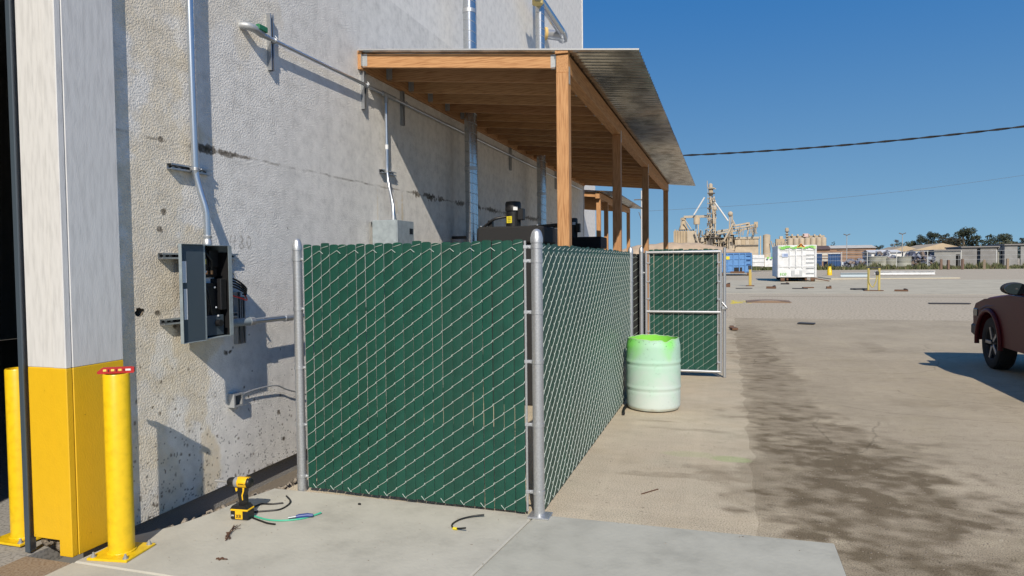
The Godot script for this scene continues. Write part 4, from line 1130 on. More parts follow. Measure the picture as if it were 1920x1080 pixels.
func build_machines():
	var t := thing("dust_collector", "black blower unit with upright electric motor and yellow label behind the fence", "machine", Vector3(-2.4, 0, -8))
	var c := at_z(962, 425, -8.0)
	obj("housing", bx(Vector3(-2.40, 1.97, -8.0), Vector3(0.78, 0.20, 0.7), 0.02), M.black_matt, t)
	obj("cabinet", bx(Vector3(-2.40, 0.93, -8.0), Vector3(0.70, 1.88, 0.62), 0.01), M.black_matt, t)
	for x in [-2.78, -2.02]: for z in [-7.66, -8.34]: obj("bolt", tb([Vector3(x + 0.04 * signf(-2.4 - x), 2.07, z), Vector3(x + 0.04 * signf(-2.4 - x), 2.082, z)], 0.012, 6), M.galv, t)
	obj("vent", bx(Vector3(-2.05, 1.4, -7.9), Vector3(0.03, 0.5, 0.4)), M.black, t)
	for i in 8: obj("louvre", bx(Vector3(-2.03, 1.18 + 0.06 * i, -7.9), Vector3(0.02, 0.012, 0.38)), M.galv_dull, t)
	motor(t, Vector3(-2.45, 2.07, -8.0), 0.095, 0.31)
	obj("stub_pipe", bx(Vector3(-2.72, 2.10, -7.95), Vector3(0.06, 0.12, 0.06), 0.005), M.black, t)
	obj("power_cable", tb(curve([Vector3(-2.53, 2.2, -7.95), Vector3(-2.66, 2.17, -7.9), Vector3(-2.8, 2.09, -7.95), Vector3(-3.0, 2.06, -8.3), Vector3(-3.12, 2.0, -8.6), Vector3(-3.14, 1.6, -8.62)]), 0.016, 10), M.black, t)
	var u := thing("dust_collector", "grey cabinet unit with black lid and second motor behind the first blower", "machine", Vector3(-2.5, 0, -10))
	obj("cabinet", bx(Vector3(-2.75, 1.06, -9.55), Vector3(1.15, 2.1, 0.5), 0.01), M.machine_grey, u)
	obj("lid", bm(Vector3(-3.33, 2.10, -9.55), Vector3(-2.17, 2.17, -9.55), 0.54, 0.03), M.black, u)
	var w := thing("dust_collector", "far black blower unit at the open end of the fence enclosure", "machine", Vector3(-2.2, 0, -11.4))
	obj("housing", bx(Vector3(-2.22, 1.96, -11.4), Vector3(0.58, 0.19, 0.6), 0.015), M.black_matt, w)
	obj("cabinet", bx(Vector3(-2.22, 0.92, -11.4), Vector3(0.5, 1.88, 0.5), 0.01), M.black_matt, w)
	motor(w, Vector3(-2.47, 2.05, -11.4), 0.10, 0.33)

# ---------------------------------------------------------------- small things on the apron
func text(s: String, size: float, m: Material, parent: Node, T: Transform3D, called := "lettering"):
	var x := TextMesh.new()
	x.text = s; x.font_size = 16; x.pixel_size = size / 16.0; x.depth = 0.0006
	var f := SystemFont.new(); f.font_names = PackedStringArray(["Droid Sans"]); f.font_weight = 700
	x.font = f
	var o := MeshInstance3D.new()
	o.mesh = x; o.name = called; parent.add_child(o, true); o.transform = T
	o.set_surface_override_material(0, m)
	for i in x.get_surface_count(): o.set_surface_override_material(i, m)
func build_drill(p: Vector3, turn: float):
	var t := thing("cordless_drill", "yellow and black cordless drill standing on its battery by the wall", "drill")
	# local: x to the right (tail), the chuck points to -x, front face +z
	var k := 1.0
	var hy := 0.225
	var B := Basis(Vector3(0, 0, 1), -PI / 2 + PI)     # lathe axis to -x
	var ax := Basis(Vector3(0, 1, 0), Vector3(-1, 0, 0), Vector3(0, 0, 1))
	var body := MB.new()
	body.lathe([Vector2(0.0, -0.062), Vector2(0.024, -0.06), Vector2(0.031, -0.05), Vector2(0.033, -0.02), Vector2(0.033, 0.018), Vector2(0.030, 0.024)], 20, Transform3D(ax, Vector3(0, hy, 0)))
	obj("motor_housing", body, M.drill_yellow, t)
	var tail := MB.new()
	tail.lathe([Vector2(0, -0.066), Vector2(0.022, -0.065), Vector2(0.0325, -0.054), Vector2(0.034, -0.042), Vector2(0.0325, -0.040)], 20, Transform3D(ax, Vector3(0, hy, 0)))
	obj("tail_cap", tail, M.black, t)
	var col := MB.new()
	col.lathe([Vector2(0.032, 0.022), Vector2(0.033, 0.026), Vector2(0.033, 0.043), Vector2(0.028, 0.048)], 24, Transform3D(ax, Vector3(0, hy, 0)))
	obj("clutch_ring", col, mat(lin(0.25, 0.26, 0.27), 0.5), t)
	var ch := MB.new()
	ch.lathe([Vector2(0.027, 0.046), Vector2(0.028, 0.052), Vector2(0.028, 0.075), Vector2(0.024, 0.09), Vector2(0.014, 0.098), Vector2(0.008, 0.1), Vector2(0, 0.1)], 24, Transform3D(ax, Vector3(0, hy, 0)))
	obj("chuck", ch, M.black, t)
	obj("bit", tb([Vector3(-0.098, hy, 0), Vector3(-0.13, hy, 0), Vector3(-0.131, hy, 0), Vector3(-0.185, hy, 0)], [0.006, 0.006, 0.0085, 0.0085], 8), M.galv, t)
	obj("top_housing", bx(Vector3(0.012, hy + 0.022, 0), Vector3(0.085, 0.022, 0.03), 0.005), M.drill_yellow, t)
	# handle
	var hd := MB.new()
	hd.prism(PackedVector2Array([Vector2(-0.022, 0.205), Vector2(0.034, 0.205), Vector2(0.034, 0.19), Vector2(0.026, 0.15), Vector2(0.03, 0.11), Vector2(0.026, 0.08), Vector2(-0.02, 0.08), Vector2(-0.014, 0.11), Vector2(-0.022, 0.15), Vector2(-0.024, 0.185)]), 0.034)
	obj("handle", hd, M.black, t)
	var hs := MB.new()
	hs.prism(PackedVector2Array([Vector2(0.012, 0.2), Vector2(0.024, 0.2), Vector2(0.022, 0.178), Vector2(0.012, 0.15), Vector2(0.014, 0.12), Vector2(0.008, 0.12), Vector2(0.004, 0.15), Vector2(0.012, 0.175)]), 0.037)
	obj("yellow_stripe", hs, M.drill_yellow, t)
	var col2 := MB.new()
	col2.prism(PackedVector2Array([Vector2(-0.05, 0.202), Vector2(-0.02, 0.204), Vector2(-0.02, 0.195), Vector2(-0.032, 0.17), Vector2(-0.04, 0.17), Vector2(-0.044, 0.19)]), 0.02)
	obj("trigger", col2, M.drill_yellow, t)
	var ft := MB.new()
	ft.prism(PackedVector2Array([Vector2(-0.052, 0.088), Vector2(0.03, 0.092), Vector2(0.05, 0.07), Vector2(0.05, 0.058), Vector2(-0.066, 0.058), Vector2(-0.064, 0.07)]), 0.07)
	obj("foot", ft, M.black, t)
	var bat := obj("battery", bx(Vector3(-0.004, 0.03, 0), Vector3(0.122, 0.056, 0.078), 0.008), M.black, t)
	obj("battery_top", bx(Vector3(-0.004, 0.0625, 0), Vector3(0.118, 0.012, 0.08), 0.004), M.drill_yellow, bat)
	obj("battery_label", bx(Vector3(-0.004, 0.034, 0.0385), Vector3(0.05, 0.05, 0.004), 0.001), M.drill_yellow, bat)
	text("XR", 0.030, M.black, bat, Transform3D(Basis(), Vector3(-0.004, 0.026, 0.0412)))
	text("20V", 0.012, M.label, bat, Transform3D(Basis(), Vector3(-0.046, 0.03, 0.0398)))
	text("DEWALT", 0.0125, M.black, t, Transform3D(Basis(), Vector3(0.016, hy - 0.002, 0.0340)))
	t.position = p; t.rotation.y = turn; t.scale = Vector3.ONE * 1.06

func build_litter():
	var g := func(x, y, h = 0.004): return floor_at(x, y, h)
	var c := thing("cable_offcut", "black cable offcut curling up behind the drill", "cable", g.call(500, 955))
	obj("cable", tb(curve([g.call(473, 960, 0.006), g.call(500, 958, 0.006), g.call(525, 955, 0.006), g.call(541, 946, 0.006), g.call(544, 938, 0.012), g.call(537, 930, 0.02)]), 0.006, 8), M.black, c)
	c = thing("cable_offcut", "straight black cable offcut lying behind the drill", "cable", g.call(510, 945))
	obj("cable", tb(curve([g.call(474, 951, 0.006), g.call(490, 945, 0.006), g.call(510, 945, 0.006), g.call(531, 943, 0.006)]), 0.006, 8), M.black, c)
	c = thing("cable_offcut", "short black cable offcut at the foot of the drill battery", "cable", g.call(490, 978))
	obj("cable", tb(curve([g.call(474, 971, 0.006), g.call(490, 977, 0.006), g.call(502, 981, 0.006), g.call(516, 983, 0.006)]), 0.006, 8), M.black, c)
	c = thing("cable_offcut", "green cable offcut lying on the apron beside the drill", "cable", g.call(540, 975))
	obj("cable", tb(curve([g.call(478, 968, 0.006), g.call(500, 974, 0.006), g.call(525, 976, 0.006), g.call(555, 974, 0.006), g.call(580, 969, 0.006), g.call(602, 961, 0.012)]), 0.006, 8), M.cable_green, c)
	c = thing("screwdriver", "blue handled hand tool lying on the green cable", "hand tool", g.call(570, 967))
	obj("shaft", tb([g.call(540, 971, 0.016), g.call(558, 968, 0.018)], 0.006, 8), M.galv, c)
	obj("handle", tb([g.call(555, 969, 0.018), g.call(560, 968, 0.02), g.call(576, 966, 0.02), g.call(587, 966, 0.018)], [0.010, 0.014, 0.014, 0.009], 10), M.blue, c)
	c = thing("cable_offcut", "bent black cable offcut with a yellow tape band on the apron", "cable", g.call(865, 985))
	obj("cable", tb(curve([g.call(908, 965, 0.02), g.call(885, 968, 0.012), g.call(862, 974, 0.008), g.call(848, 983, 0.007), g.call(850, 990, 0.007), g.call(858, 991, 0.012), g.call(873, 990, 0.03)]), 0.0055, 8), M.black, c)
	obj("tape", tb([g.call(850, 990.5, 0.008), g.call(857, 991.5, 0.010)], 0.009, 8), M.label_yellow, c)
	rng.seed = 44
	var w := thing("dry_weed", "dry brown weed sprig lying on the apron in front of the drill", "weed", g.call(430, 1000))
	for i in 9:
		var a: Vector3 = g.call(424 + rng.randf_range(-2, 2), 1006 + rng.randf_range(-2, 8), 0.005)
		var b: Vector3 = g.call(433 + rng.randf_range(-4, 4), 996 + rng.randf_range(-4, 4), 0.012)
		var d: Vector3 = g.call(448 + rng.randf_range(-12, 6), 984 + rng.randf_range(-1, 8), 0.006)
		obj("stem", tb(curve([a, b, d], 4), 0.0016, 5), M.weed, w)
	for i in 14:
		var a: Vector3 = g.call(427 + rng.randf_range(-4, 4), 1002 + rng.randf_range(-5, 8), 0.006)
		obj("leaf", bx(a, Vector3(0.016, 0.003, 0.006), 0, Basis(Vector3.UP, rng.randf() * 3)), M.weed, w)
	var l := thing("dry_leaf", "small curled dead leaf on the apron near the bollard", "leaf", g.call(415, 1047))
	for i in 4: obj("scrap", bx(g.call(408 + 5 * i, 1047 + (i % 2), 0.006), Vector3(0.022, 0.006, 0.012), 0.002, Basis.from_euler(Vector3(0.4, i * 1.3, 0.3))), M.weed, l)
	l = thing("plastic_scrap", "tiny black scrap on the apron under the fence panel", "scrap", g.call(674, 945))
	obj("scrap", bx(g.call(674, 945, 0.006), Vector3(0.02, 0.012, 0.012), 0.002), M.black, l)
	l = thing("twig", "thin brown twig on the concrete near the drum", "twig", g.call(1218, 922))
	obj("twig", tb([g.call(1203, 926, -0.01), g.call(1234, 917, -0.01)], 0.004, 6), M.weed, l)

# ---------------------------------------------------------------- pickup at the right edge
func build_truck():
	var X := 3.76
	var W := 1.86
	var F := -12.72          # front
	var t := thing("pickup_truck", "dark maroon pickup truck parked on the yard facing away", "pickup truck", Vector3(X, 0, F))
	var wc := 0.72           # wheel centre behind the front
	var wr := 0.385
	var gy := -0.015
	var top := func(s: float) -> float:     # top of the side along the length
		if s < 0.12: return lerpf(0.80, 0.93, s / 0.12)
		if s < 0.5: return lerpf(0.93, 1.02, (s - 0.12) / 0.38)
		if s < 1.45: return lerpf(1.02, 1.09, (s - 0.5) / 0.95)
		return 1.12
	for side in [0, 1]:
		var poly := PackedVector2Array()
		for s in [0.0, 0.03, 0.12, 0.3, 0.5, 0.9, 1.45, 2.4, 3.5, 5.2]: poly.append(Vector2(s, top.call(s)))
		poly.append_array([Vector2(5.25, 0.9), Vector2(5.25, 0.5), Vector2(5.1, 0.42)])
		for c in [4.15, wc]:
			for i in 15:
				var a := PI * i / 14
				var r := wr + 0.095
				poly.append(Vector2(c + cos(a) * r, maxf(0.36, wr + gy + sin(a) * r)))
		poly.append_array([Vector2(0.16, 0.42), Vector2(0.03, 0.55)])
		var mb := MB.new()
		# polygon x is the distance from the front (towards +z), extruded along x
		var th := 0.14
		mb.prism(poly, th, Transform3D(Basis(Vector3(0, 0, 1), Vector3(0, 1, 0), Vector3(-1, 0, 0)), Vector3(X + th / 2 if side == 0 else X + W - th / 2, 0, F)))
		obj("side_panel", mb, M.maroon, t)
	# front corners are rounded: a lofted nose, bonnet and bulged wing
	var hood := MB.new()
	hood.grid(28, 20, func(u, v):
		var s: float = 1.5 * (1 - v) + 0.0
		var e: float = 2 * u - 1
		var y: float = top.call(s) + 0.075 * (1 - pow(absf(e), 4)) + 0.004
		var x: float = X + W * 0.5 + e * (W * 0.5 + 0.012 * sin(PI * clampf(s, 0, 1)))
		if absf(e) > 0.93: y -= 0.12 * pow((absf(e) - 0.93) / 0.07, 2)
		return Vector3(x, y, F + s + 0.10 * pow(absf(e), 6) * (1 - s / 1.5)))
	obj("bonnet", hood, M.maroon, t)
	for sgn in [0, 1]:
		var arc := []
		for i in 17:
			var a := -0.12 + (PI + 0.24) * i / 16
			arc.append(Vector3(X - 0.012 if sgn == 0 else X + W + 0.012, wr + gy + sin(a) * (wr + 0.105), F + wc - cos(a) * (wr + 0.105)))
		obj("arch_flare", tb(arc, 0.034, 10), M.maroon, t)
	obj("nose", bx(Vector3(X + W / 2, 0.72, F + 0.07), Vector3(W - 0.1, 0.3, 0.16), 0.05), M.maroon, t)
	obj("bumper", bx(Vector3(X + W / 2, 0.52, F + 0.06), Vector3(W + 0.03, 0.24, 0.30), 0.06), M.plastic_dark, t)
	for sgn in [0, 1]: obj("headlight", bx(Vector3(X + 0.09 if sgn == 0 else X + W - 0.09, 0.79, F + 0.13), Vector3(0.2, 0.17, 0.24), 0.035), M.glass, t)
	obj("floor_pan", bx(Vector3(X + W / 2, 0.52, F + 2.7), Vector3(W - 0.3, 0.24, 4.9)), M.plastic_dark, t)
	for sgn in [0, 1]:
		obj("wheel_well", bx(Vector3(X + 0.26 if sgn == 0 else X + W - 0.26, 0.72, F + wc), Vector3(0.24, 0.5, 1.0)), M.black_matt, t)
	# cab with glass
	var cab := MB.new()
	cab.prism(PackedVector2Array([Vector2(1.42, 1.1), Vector2(2.15, 1.68), Vector2(2.5, 1.74), Vector2(3.3, 1.74), Vector2(3.5, 1.66), Vector2(3.55, 1.1)]), W - 0.24, Transform3D(Basis(Vector3(0, 0, 1), Vector3(0, 1, 0), Vector3(-1, 0, 0)), Vector3(X + W / 2, 0, F)))
	obj("cab", cab, M.maroon, t)
	for sgn in [0, 1]:
		var gl := MB.new()
		gl.prism(PackedVector2Array([Vector2(1.66, 1.14), Vector2(2.2, 1.6), Vector2(2.52, 1.66), Vector2(2.52, 1.14)]), 0.012, Transform3D(Basis(Vector3(0, 0, 1), Vector3(0, 1, 0), Vector3(-1, 0, 0)), Vector3(X + 0.118 if sgn == 0 else X + W - 0.118, 0, F)))
		gl.prism(PackedVector2Array([Vector2(2.6, 1.14), Vector2(2.6, 1.66), Vector2(3.25, 1.66), Vector2(3.4, 1.14)]), 0.012, Transform3D(Basis(Vector3(0, 0, 1), Vector3(0, 1, 0), Vector3(-1, 0, 0)), Vector3(X + 0.118 if sgn == 0 else X + W - 0.118, 0, F)))
		obj("window", gl, M.glass, t)
	obj("bed_floor", bx(Vector3(X + W / 2, 0.75, F + 4.4), Vector3(W - 0.2, 0.06, 1.6)), M.plastic_dark, t)
	obj("tailgate", bx(Vector3(X + W / 2, 0.9, F + 5.2), Vector3(W - 0.2, 0.5, 0.06), 0.01), M.maroon, t)
	# mirror with glass turned to the rear
	for sgn in [0, 1]:
		var c := Vector3(X - 0.14 if sgn == 0 else X + W + 0.14, 1.235, F + 2.04)
		var mb := MB.new()
		mb.ball(c, Vector3(0.155, 0.085, 0.10), Basis(), 20, 12)
		mb.beam(c + Vector3(0.1 if sgn == 0 else -0.1, -0.03, -0.02), Vector3(X + 0.10 if sgn == 0 else X + W - 0.10, 1.16, F + 1.96), 0.05, 0.05)
		var h := obj("mirror", mb, M.plastic_dark, t)
		var gl := MB.new()
		var el := PackedVector2Array()
		for i in 24: el.append(Vector2(cos(TAU * i / 24) * 0.138 * (1.0 if absf(cos(TAU * i / 24)) < 0.8 else 0.97), sin(TAU * i / 24) * 0.072))
		gl.prism(el, 0.02, Transform3D(Basis(), c + Vector3(0, 0, 0.088)))
		obj("mirror_glass", gl, M.glass, h)
	for c in [wc, 4.15]:
		for sgn in [0, 1]:
			var x := X + 0.012 if sgn == 0 else X + W - 0.012
			var sg := 1.0 if sgn == 0 else -1.0
			var B := Basis(Vector3(0, 1, 0), Vector3(sg, 0, 0), Vector3(0, 0, -sg))      # lathe axis along x
			var T := Transform3D(B, Vector3(x, wr + gy, F + c))
			var wh := MB.new()
			wh.lathe([Vector2(0.25, 0.012), Vector2(0.34, 0.0), Vector2(0.372, 0.012), Vector2(wr, 0.045), Vector2(wr, 0.2), Vector2(0.365, 0.235), Vector2(0.25, 0.235)], 40, T)
			var o := obj("wheel", wh, M.tyre, t)
			var tread := MB.new()
			for i in 44:
				var a := TAU * i / 44
				for k in 3:
					tread.box(T * (Vector3(cos(a), 0, sin(a)) * (wr - 0.001) + Vector3(0, 0.06 + 0.062 * k, 0)), Vector3(0.014, 0.05, 0.034), 0, T.basis * Basis(Vector3.UP, -a))
			obj("tread", tread, M.tyre, o)
			var disc := MB.new()
			disc.lathe([Vector2(0, 0.06), Vector2(0.05, 0.045), Vector2(0.07, 0.05), Vector2(0.075, 0.075), Vector2(0.235, 0.085), Vector2(0.24, 0.025), Vector2(0.256, 0.014)], 32, T)
			obj("rim", disc, M.plastic_dark, o)
			for i in 5:
				var a := TAU * i / 5 + 0.3
				var e := Vector3(cos(a), 0, sin(a))
				var sp := MB.new()
				sp.beam(T * (e * 0.05 + Vector3(0, 0.04, 0)), T * (e * 0.245 + Vector3(0, 0.03, 0)), 0.05, 0.03, 0.005, T.basis * Vector3(0, 1, 0))
				obj("spoke", sp, M.rim, o)

# ---------------------------------------------------------------- yard beyond
func ebox(px0: float, py0: float, px1: float, py1: float, z: float, depth: float, bv := 0.0) -> MB:   # a box whose front covers that patch of the picture at distance z
	var a := at_z(px0, py0, z)
	var b := at_z(px1, py1, z)
	return bx(Vector3((a.x + b.x) / 2, (a.y + b.y) / 2, z - depth / 2), Vector3(absf(b.x - a.x), absf(a.y - b.y), depth), bv)
func foot(px: float, z: float) -> Vector3:
	var p := at_z(px, 500, z)
	return Vector3(p.x, -0.015, z)

func build_yard():
	var blue := tri(mat(lin(0.12, 0.29, 0.58), 0.6), M.soft, 0.5)
	var blue_d := mat(lin(0.03, 0.10, 0.28), 0.6)
	var white := tri(mat(lin(0.76, 0.77, 0.77), 0.6), M.soft, 0.3)
	var edge := mat(lin(0.45, 0.47, 0.48), 0.7)
	var rust := tri(mat(lin(0.16, 0.085, 0.05), 0.9), M.speck, 1.0)
	var green := mat(lin(0.20, 0.52, 0.10), 0.6)
	var orange := mat(lin(0.80, 0.30, 0.06), 0.6)
	# concrete pads on the yard, each a slab a few centimetres proud
	struct("yard_pad", slab([Vector2(-1, -36.2), Vector2(22, -36.2), Vector2(30, -60), Vector2(-1, -60)], -0.006, 0.05, 0.004), M.pad)
	for zz in [[-38.3, 0.05], [-44.5, 0.06], [-50.5, 0.05]]:
		struct("pad_joint", bx(Vector3(9, -0.006, zz[0]), Vector3(26, 0.006, zz[1])), M.dirt)
	struct("yard_pad", slab([Vector2(8.2, -62), Vector2(18.0, -64), Vector2(18.2, -69), Vector2(8.0, -69)], 0.06, 0.2, 0.02), M.pad)
	struct("patch", bx(Vector3(10, -0.012, -33.5), Vector3(18, 0.008, 0.12)), M.dirt)
	# white roll-off container with printed band
	var z := -56.0
	var a := at_z(1458, 527, z)
	var b := at_z(1531, 459, z)
	var wd := b.x - a.x
	var t := thing("rolloff_container", "white roll-off container with green and orange band along its top edge", "container", Vector3((a.x + b.x) / 2, 0, z))
	var cx := (a.x + b.x) / 2
	var H := b.y
	obj("body", bx(Vector3(cx, (H + 0.30) / 2, z - 3.2), Vector3(wd, H - 0.30, 6.4), 0.03), white, t)
	for f in [0.31, 0.475, 0.64]: obj("rib", bx(Vector3(a.x + wd * f, (H + 0.9) / 2, z + 0.03), Vector3(0.07, H - 1.1, 0.07), 0.01), white, t)
	for f in [0.02, 0.98]: obj("corner_post", bx(Vector3(a.x + wd * f, (H + 0.3) / 2, z + 0.03), Vector3(0.12, H - 0.32, 0.09), 0.015), white, t)
	for y in [0.36, 1.12, 1.95, 2.35]: obj("rib", bx(Vector3(cx, y, z + 0.022), Vector3(wd - 0.1, 0.06, 0.05), 0.01), white, t)
	for y in [0.62, 1.0, 1.42, 1.72, 2.0]: obj("rung", bx(Vector3(a.x + wd * 0.84, y, z + 0.06), Vector3(wd * 0.2, 0.035, 0.04)), edge, t)
	obj("hook_recess", bx(Vector3(a.x + wd * 0.50, 0.62, z + 0.02), Vector3(wd * 0.28, 0.42, 0.06)), edge, t)
	obj("hook_plate", bx(Vector3(a.x + wd * 0.50, 0.66, z + 0.055), Vector3(wd * 0.12, 0.3, 0.02)), white, t)
	rng.seed = 3
	for i in 16:
		var f := 0.02 + 0.96 * (i + 0.5) / 16
		obj("printed_band", bx(Vector3(a.x + wd * f, H - 0.16 - 0.05 * sin(i * 1.3), z + 0.084), Vector3(wd * 0.062, 0.17 + 0.05 * sin(i * 0.9), 0.006)), green if i % 5 else mat(lin(0.42, 0.62, 0.25), 0.6), t)
	for i in 7: obj("printed_flame", bx(Vector3(a.x + wd * 0.6 + (i - 3) * 0.06, H - 0.05 + 0.05 * cos(i - 3.0), z + 0.094), Vector3(0.08, 0.22, 0.006), 0, Basis(Vector3(0, 0, 1), 0.3 * (i - 3))), orange, t)
	obj("printed_sign", bx(Vector3(a.x + wd * 0.19, 1.98, z + 0.052), Vector3(0.42, 0.26, 0.006)), mat(lin(0.45, 0.52, 0.68), 0.6), t)
	for i in 3: obj("print_line", bx(Vector3(a.x + wd * 0.21, 1.92 + 0.06 * i, z + 0.058), Vector3(0.3, 0.025, 0.006)), blue_d, t)
	text("ECO", 0.24, green, t, Transform3D(Basis(), Vector3(a.x + wd * 0.15 - cx, 0.55, 0.056)), "print")
	for x in [a.x + 0.35, b.x - 0.25]: obj("roller", tb([Vector3(x - 0.14, 0.14, z - 0.05), Vector3(x + 0.14, 0.14, z - 0.05)], 0.145, 16), rust, t)
	for x in [a.x + 0.7, b.x - 0.7]: obj("skid", bx(Vector3(x, 0.2, z - 3.2), Vector3(0.12, 0.22, 6.2)), rust, t)
	obj("rear_roller", tb([Vector3(a.x + 0.3, 0.14, z - 6), Vector3(b.x - 0.3, 0.14, z - 6)], 0.14, 12), rust, t)
	var pl := thing("timber_plank", "brown timber plank leaning at the foot of the white container", "plank", Vector3(b.x + 0.5, 0, z))
	obj("board", bm(Vector3(b.x - 0.1, 0.22, z + 0.1), Vector3(b.x + 0.85, 0.04, z + 0.3), 0.25, 0.06), rust, pl)
	# blue roll-off container
	z = -78.0
	a = at_z(1352, 516, z); b = at_z(1410, 474, z)
	wd = b.x - a.x; cx = (a.x + b.x) / 2; H = b.y
	t = thing("rolloff_container", "faded blue roll-off container with ribbed end behind the open gate", "container", Vector3(cx, 0, z))
	obj("body", bx(Vector3(cx, (H + 0.3) / 2, z - 3), Vector3(wd, H - 0.3, 6), 0.04), blue, t)
	for i in 6: obj("rib", bx(Vector3(lerpf(a.x + 0.08, b.x - 0.08, i / 5.0), (H + 0.3) / 2, z + 0.03), Vector3(0.1, H - 0.32, 0.09), 0.02), blue, t)
	for y in [0.45, 1.1, 1.75, H - 0.1]: obj("rail", bx(Vector3(cx, y, z + 0.02), Vector3(wd - 0.1, 0.1, 0.07), 0.02), blue_d if y > 2 else blue, t)
	obj("hook_recess", bx(Vector3(cx + 0.12, 0.62, z + 0.03), Vector3(wd * 0.29, 0.5, 0.05)), M.black_matt, t)
	obj("hook_plate", bx(Vector3(cx + 0.1, 0.36, z + 0.06), Vector3(wd * 0.45, 0.2, 0.06)), rust, t)
	obj("yellow_sticker", bx(Vector3(a.x + wd * 0.22, 1.9, z + 0.085), Vector3(0.36, 0.34, 0.01)), M.label_yellow, t)
	for y in [1.2, 1.65, 2.1]: obj("rung", bx(Vector3(a.x + wd * 0.89, y, z + 0.1), Vector3(wd * 0.13, 0.07, 0.05)), blue_d, t)
	for x in [a.x + 0.3, b.x - 0.3]: obj("roller", tb([Vector3(x - 0.2, 0.15, z + 0.02), Vector3(x + 0.2, 0.15, z + 0.02)], 0.155, 14), rust, t)
	obj("load", bx(Vector3(cx, H + 0.02, z - 3), Vector3(wd - 0.3, 0.16, 5.4), 0.05), M.dirt, t)
	# low white bins and the painted hoarding beyond
	z = -104.0
	t = thing("white_bin", "white steel bin standing beyond the blue container", "bin", foot(1425, z))
	obj("body", ebox(1411, 478, 1433, 499, z, 3), white, t)
	for y in [484, 491]: obj("rib", ebox(1411, y, 1433, y + 0.8, z + 0.05, 0.05), edge, t)
	t = thing("hoarding", "white hoarding with green leaf print at the far fence", "hoarding", foot(1450, z))
	obj("board", ebox(1434, 483, 1460, 500, z - 1, 0.3), white, t)
	for i in 3: obj("leaf_print", ebox(1438 + 7 * i, 482, 1442 + 7 * i, 485, z - 0.68, 0.02), green, t)
	# yellow post, pipe stand, yellow marker
	z = -46.5
	t = thing("steel_post", "short rusty yellow steel post standing on the far concrete pad", "post", foot(1406.5, z))
	var p := foot(1406.5, z)
	obj("post", bx(p + Vector3(0, 0.62, 0), Vector3(0.17, 1.24, 0.17), 0.02), tri(mat(lin(0.55, 0.40, 0.10), 0.7), M.speck, 2.0), t)
	obj("cap", bx(p + Vector3(-0.02, 1.2, 0.03), Vector3(0.2, 0.25, 0.2), 0.02), M.plastic_dark, t)
	obj("rusty_base", bx(p + Vector3(0, 0.035, 0), Vector3(0.5, 0.05, 0.5), 0.01), rust, t)
	z = -39.5
	p = foot(1638, z)
	t = thing("pipe_stand", "yellow and dark steel stand with a crossbar on the far pad", "stand", p)
	var dirty_yellow := tri(mat(lin(0.52, 0.43, 0.13), 0.7), M.speck, 2.0)
	obj("leg", bx(p + Vector3(-0.24, 0.6, 0), Vector3(0.09, 1.18, 0.09), 0.01), dirty_yellow, t)
	obj("leg", bx(p + Vector3(0.26, 0.6, 0), Vector3(0.10, 1.18, 0.10), 0.01), dirty_yellow, t)
	obj("crossbar", bx(p + Vector3(0.01, 1.21, 0), Vector3(0.66, 0.06, 0.12), 0.01), M.plastic_dark, t)
	obj("valve", bx(p + Vector3(0.16, 0.92, 0.05), Vector3(0.16, 0.2, 0.16), 0.03), M.plastic_dark, t)
	obj("hose", tb(curve([p + Vector3(-0.2, 1.1, 0.05), p + Vector3(-0.22, 0.5, 0.06), p + Vector3(-0.05, 0.2, 0.06), p + Vector3(0.1, 0.5, 0.06), p + Vector3(0.15, 0.85, 0.06)]), 0.03, 6), dirty_yellow, t)
	obj("base_plate", bx(p + Vector3(0, 0.03, 0), Vector3(0.9, 0.035, 0.4), 0.01), rust, t)
	p = foot(1555.5, -78)
	t = thing("marker_barrel", "bright yellow plastic marker standing beyond the white container", "marker", p)
	var mk := MB.new()
	mk.lathe([Vector2(0.24, 0), Vector2(0.24, 0.55), Vector2(0.17, 0.62), Vector2(0.16, 0.9), Vector2(0, 0.92)], 14, Transform3D(Basis(), p))
	obj("shell", mk, M.yellow_gloss, t)
	# steel beams stacked on the far pad
	for i in 2:
		var u := floor_at(1576 if i == 0 else 1640, 519 if i == 0 else 515, 0.1)
		var v := floor_at(1632 if i == 0 else 1746, 519 if i == 0 else 514, 0.1)
		u.y = 0.3; v.y = 0.3; v.z = u.z
		t = thing("steel_beam", ["pale blue steel beam lying on the far concrete pad", "long white steel beam lying on the far concrete pad"][i], "beam", Vector3(u.x, 0.1, u.z))
		var bmat := mat(lin(0.45, 0.52, 0.56), 0.5) if i == 0 else white
		for y in [0.0, 0.30]: obj("flange", bm(u + Vector3(0, y - 0.18, 0), v + Vector3(0, y - 0.18, 0), 0.3, 0.04), bmat, t)
		obj("web", bm(u + Vector3(0, -0.03, 0), v + Vector3(0, -0.03, 0), 0.03, 0.28), bmat, t)
	# sprayed mark and steel plate on the asphalt
	var pm := MB.new()
	for i in 60:
		var q := floor_at(1372 + rng.randf() * rng.randf() * 40, 563 + rng.randf() * 6, 0)
		pm.box(Vector3(q.x, -0.0128, q.z), Vector3(rng.randf_range(0.05, 0.2), 0.001 + 0.0001 * i * 0.2, rng.randf_range(0.03, 0.12)))
	tag(struct("paint_marks", pm, mat(lin(0.72, 0.58, 0.04), 0.9)), "", "")
	var pa := floor_at(1400, 567)
	var pb := floor_at(1484, 567)
	t = thing("steel_plate", "bowed brown steel plate lying on the yard past the gate", "plate", Vector3(pa.x, 0, pa.z))
	var sp := MB.new()
	sp.grid(20, 3, func(u, v): return Vector3(lerpf(pa.x, pb.x, u), 0.012 + 0.07 * sin(PI * u) * (1 - v * 0.4), lerpf(pa.z, pa.z - 1.3, v)))
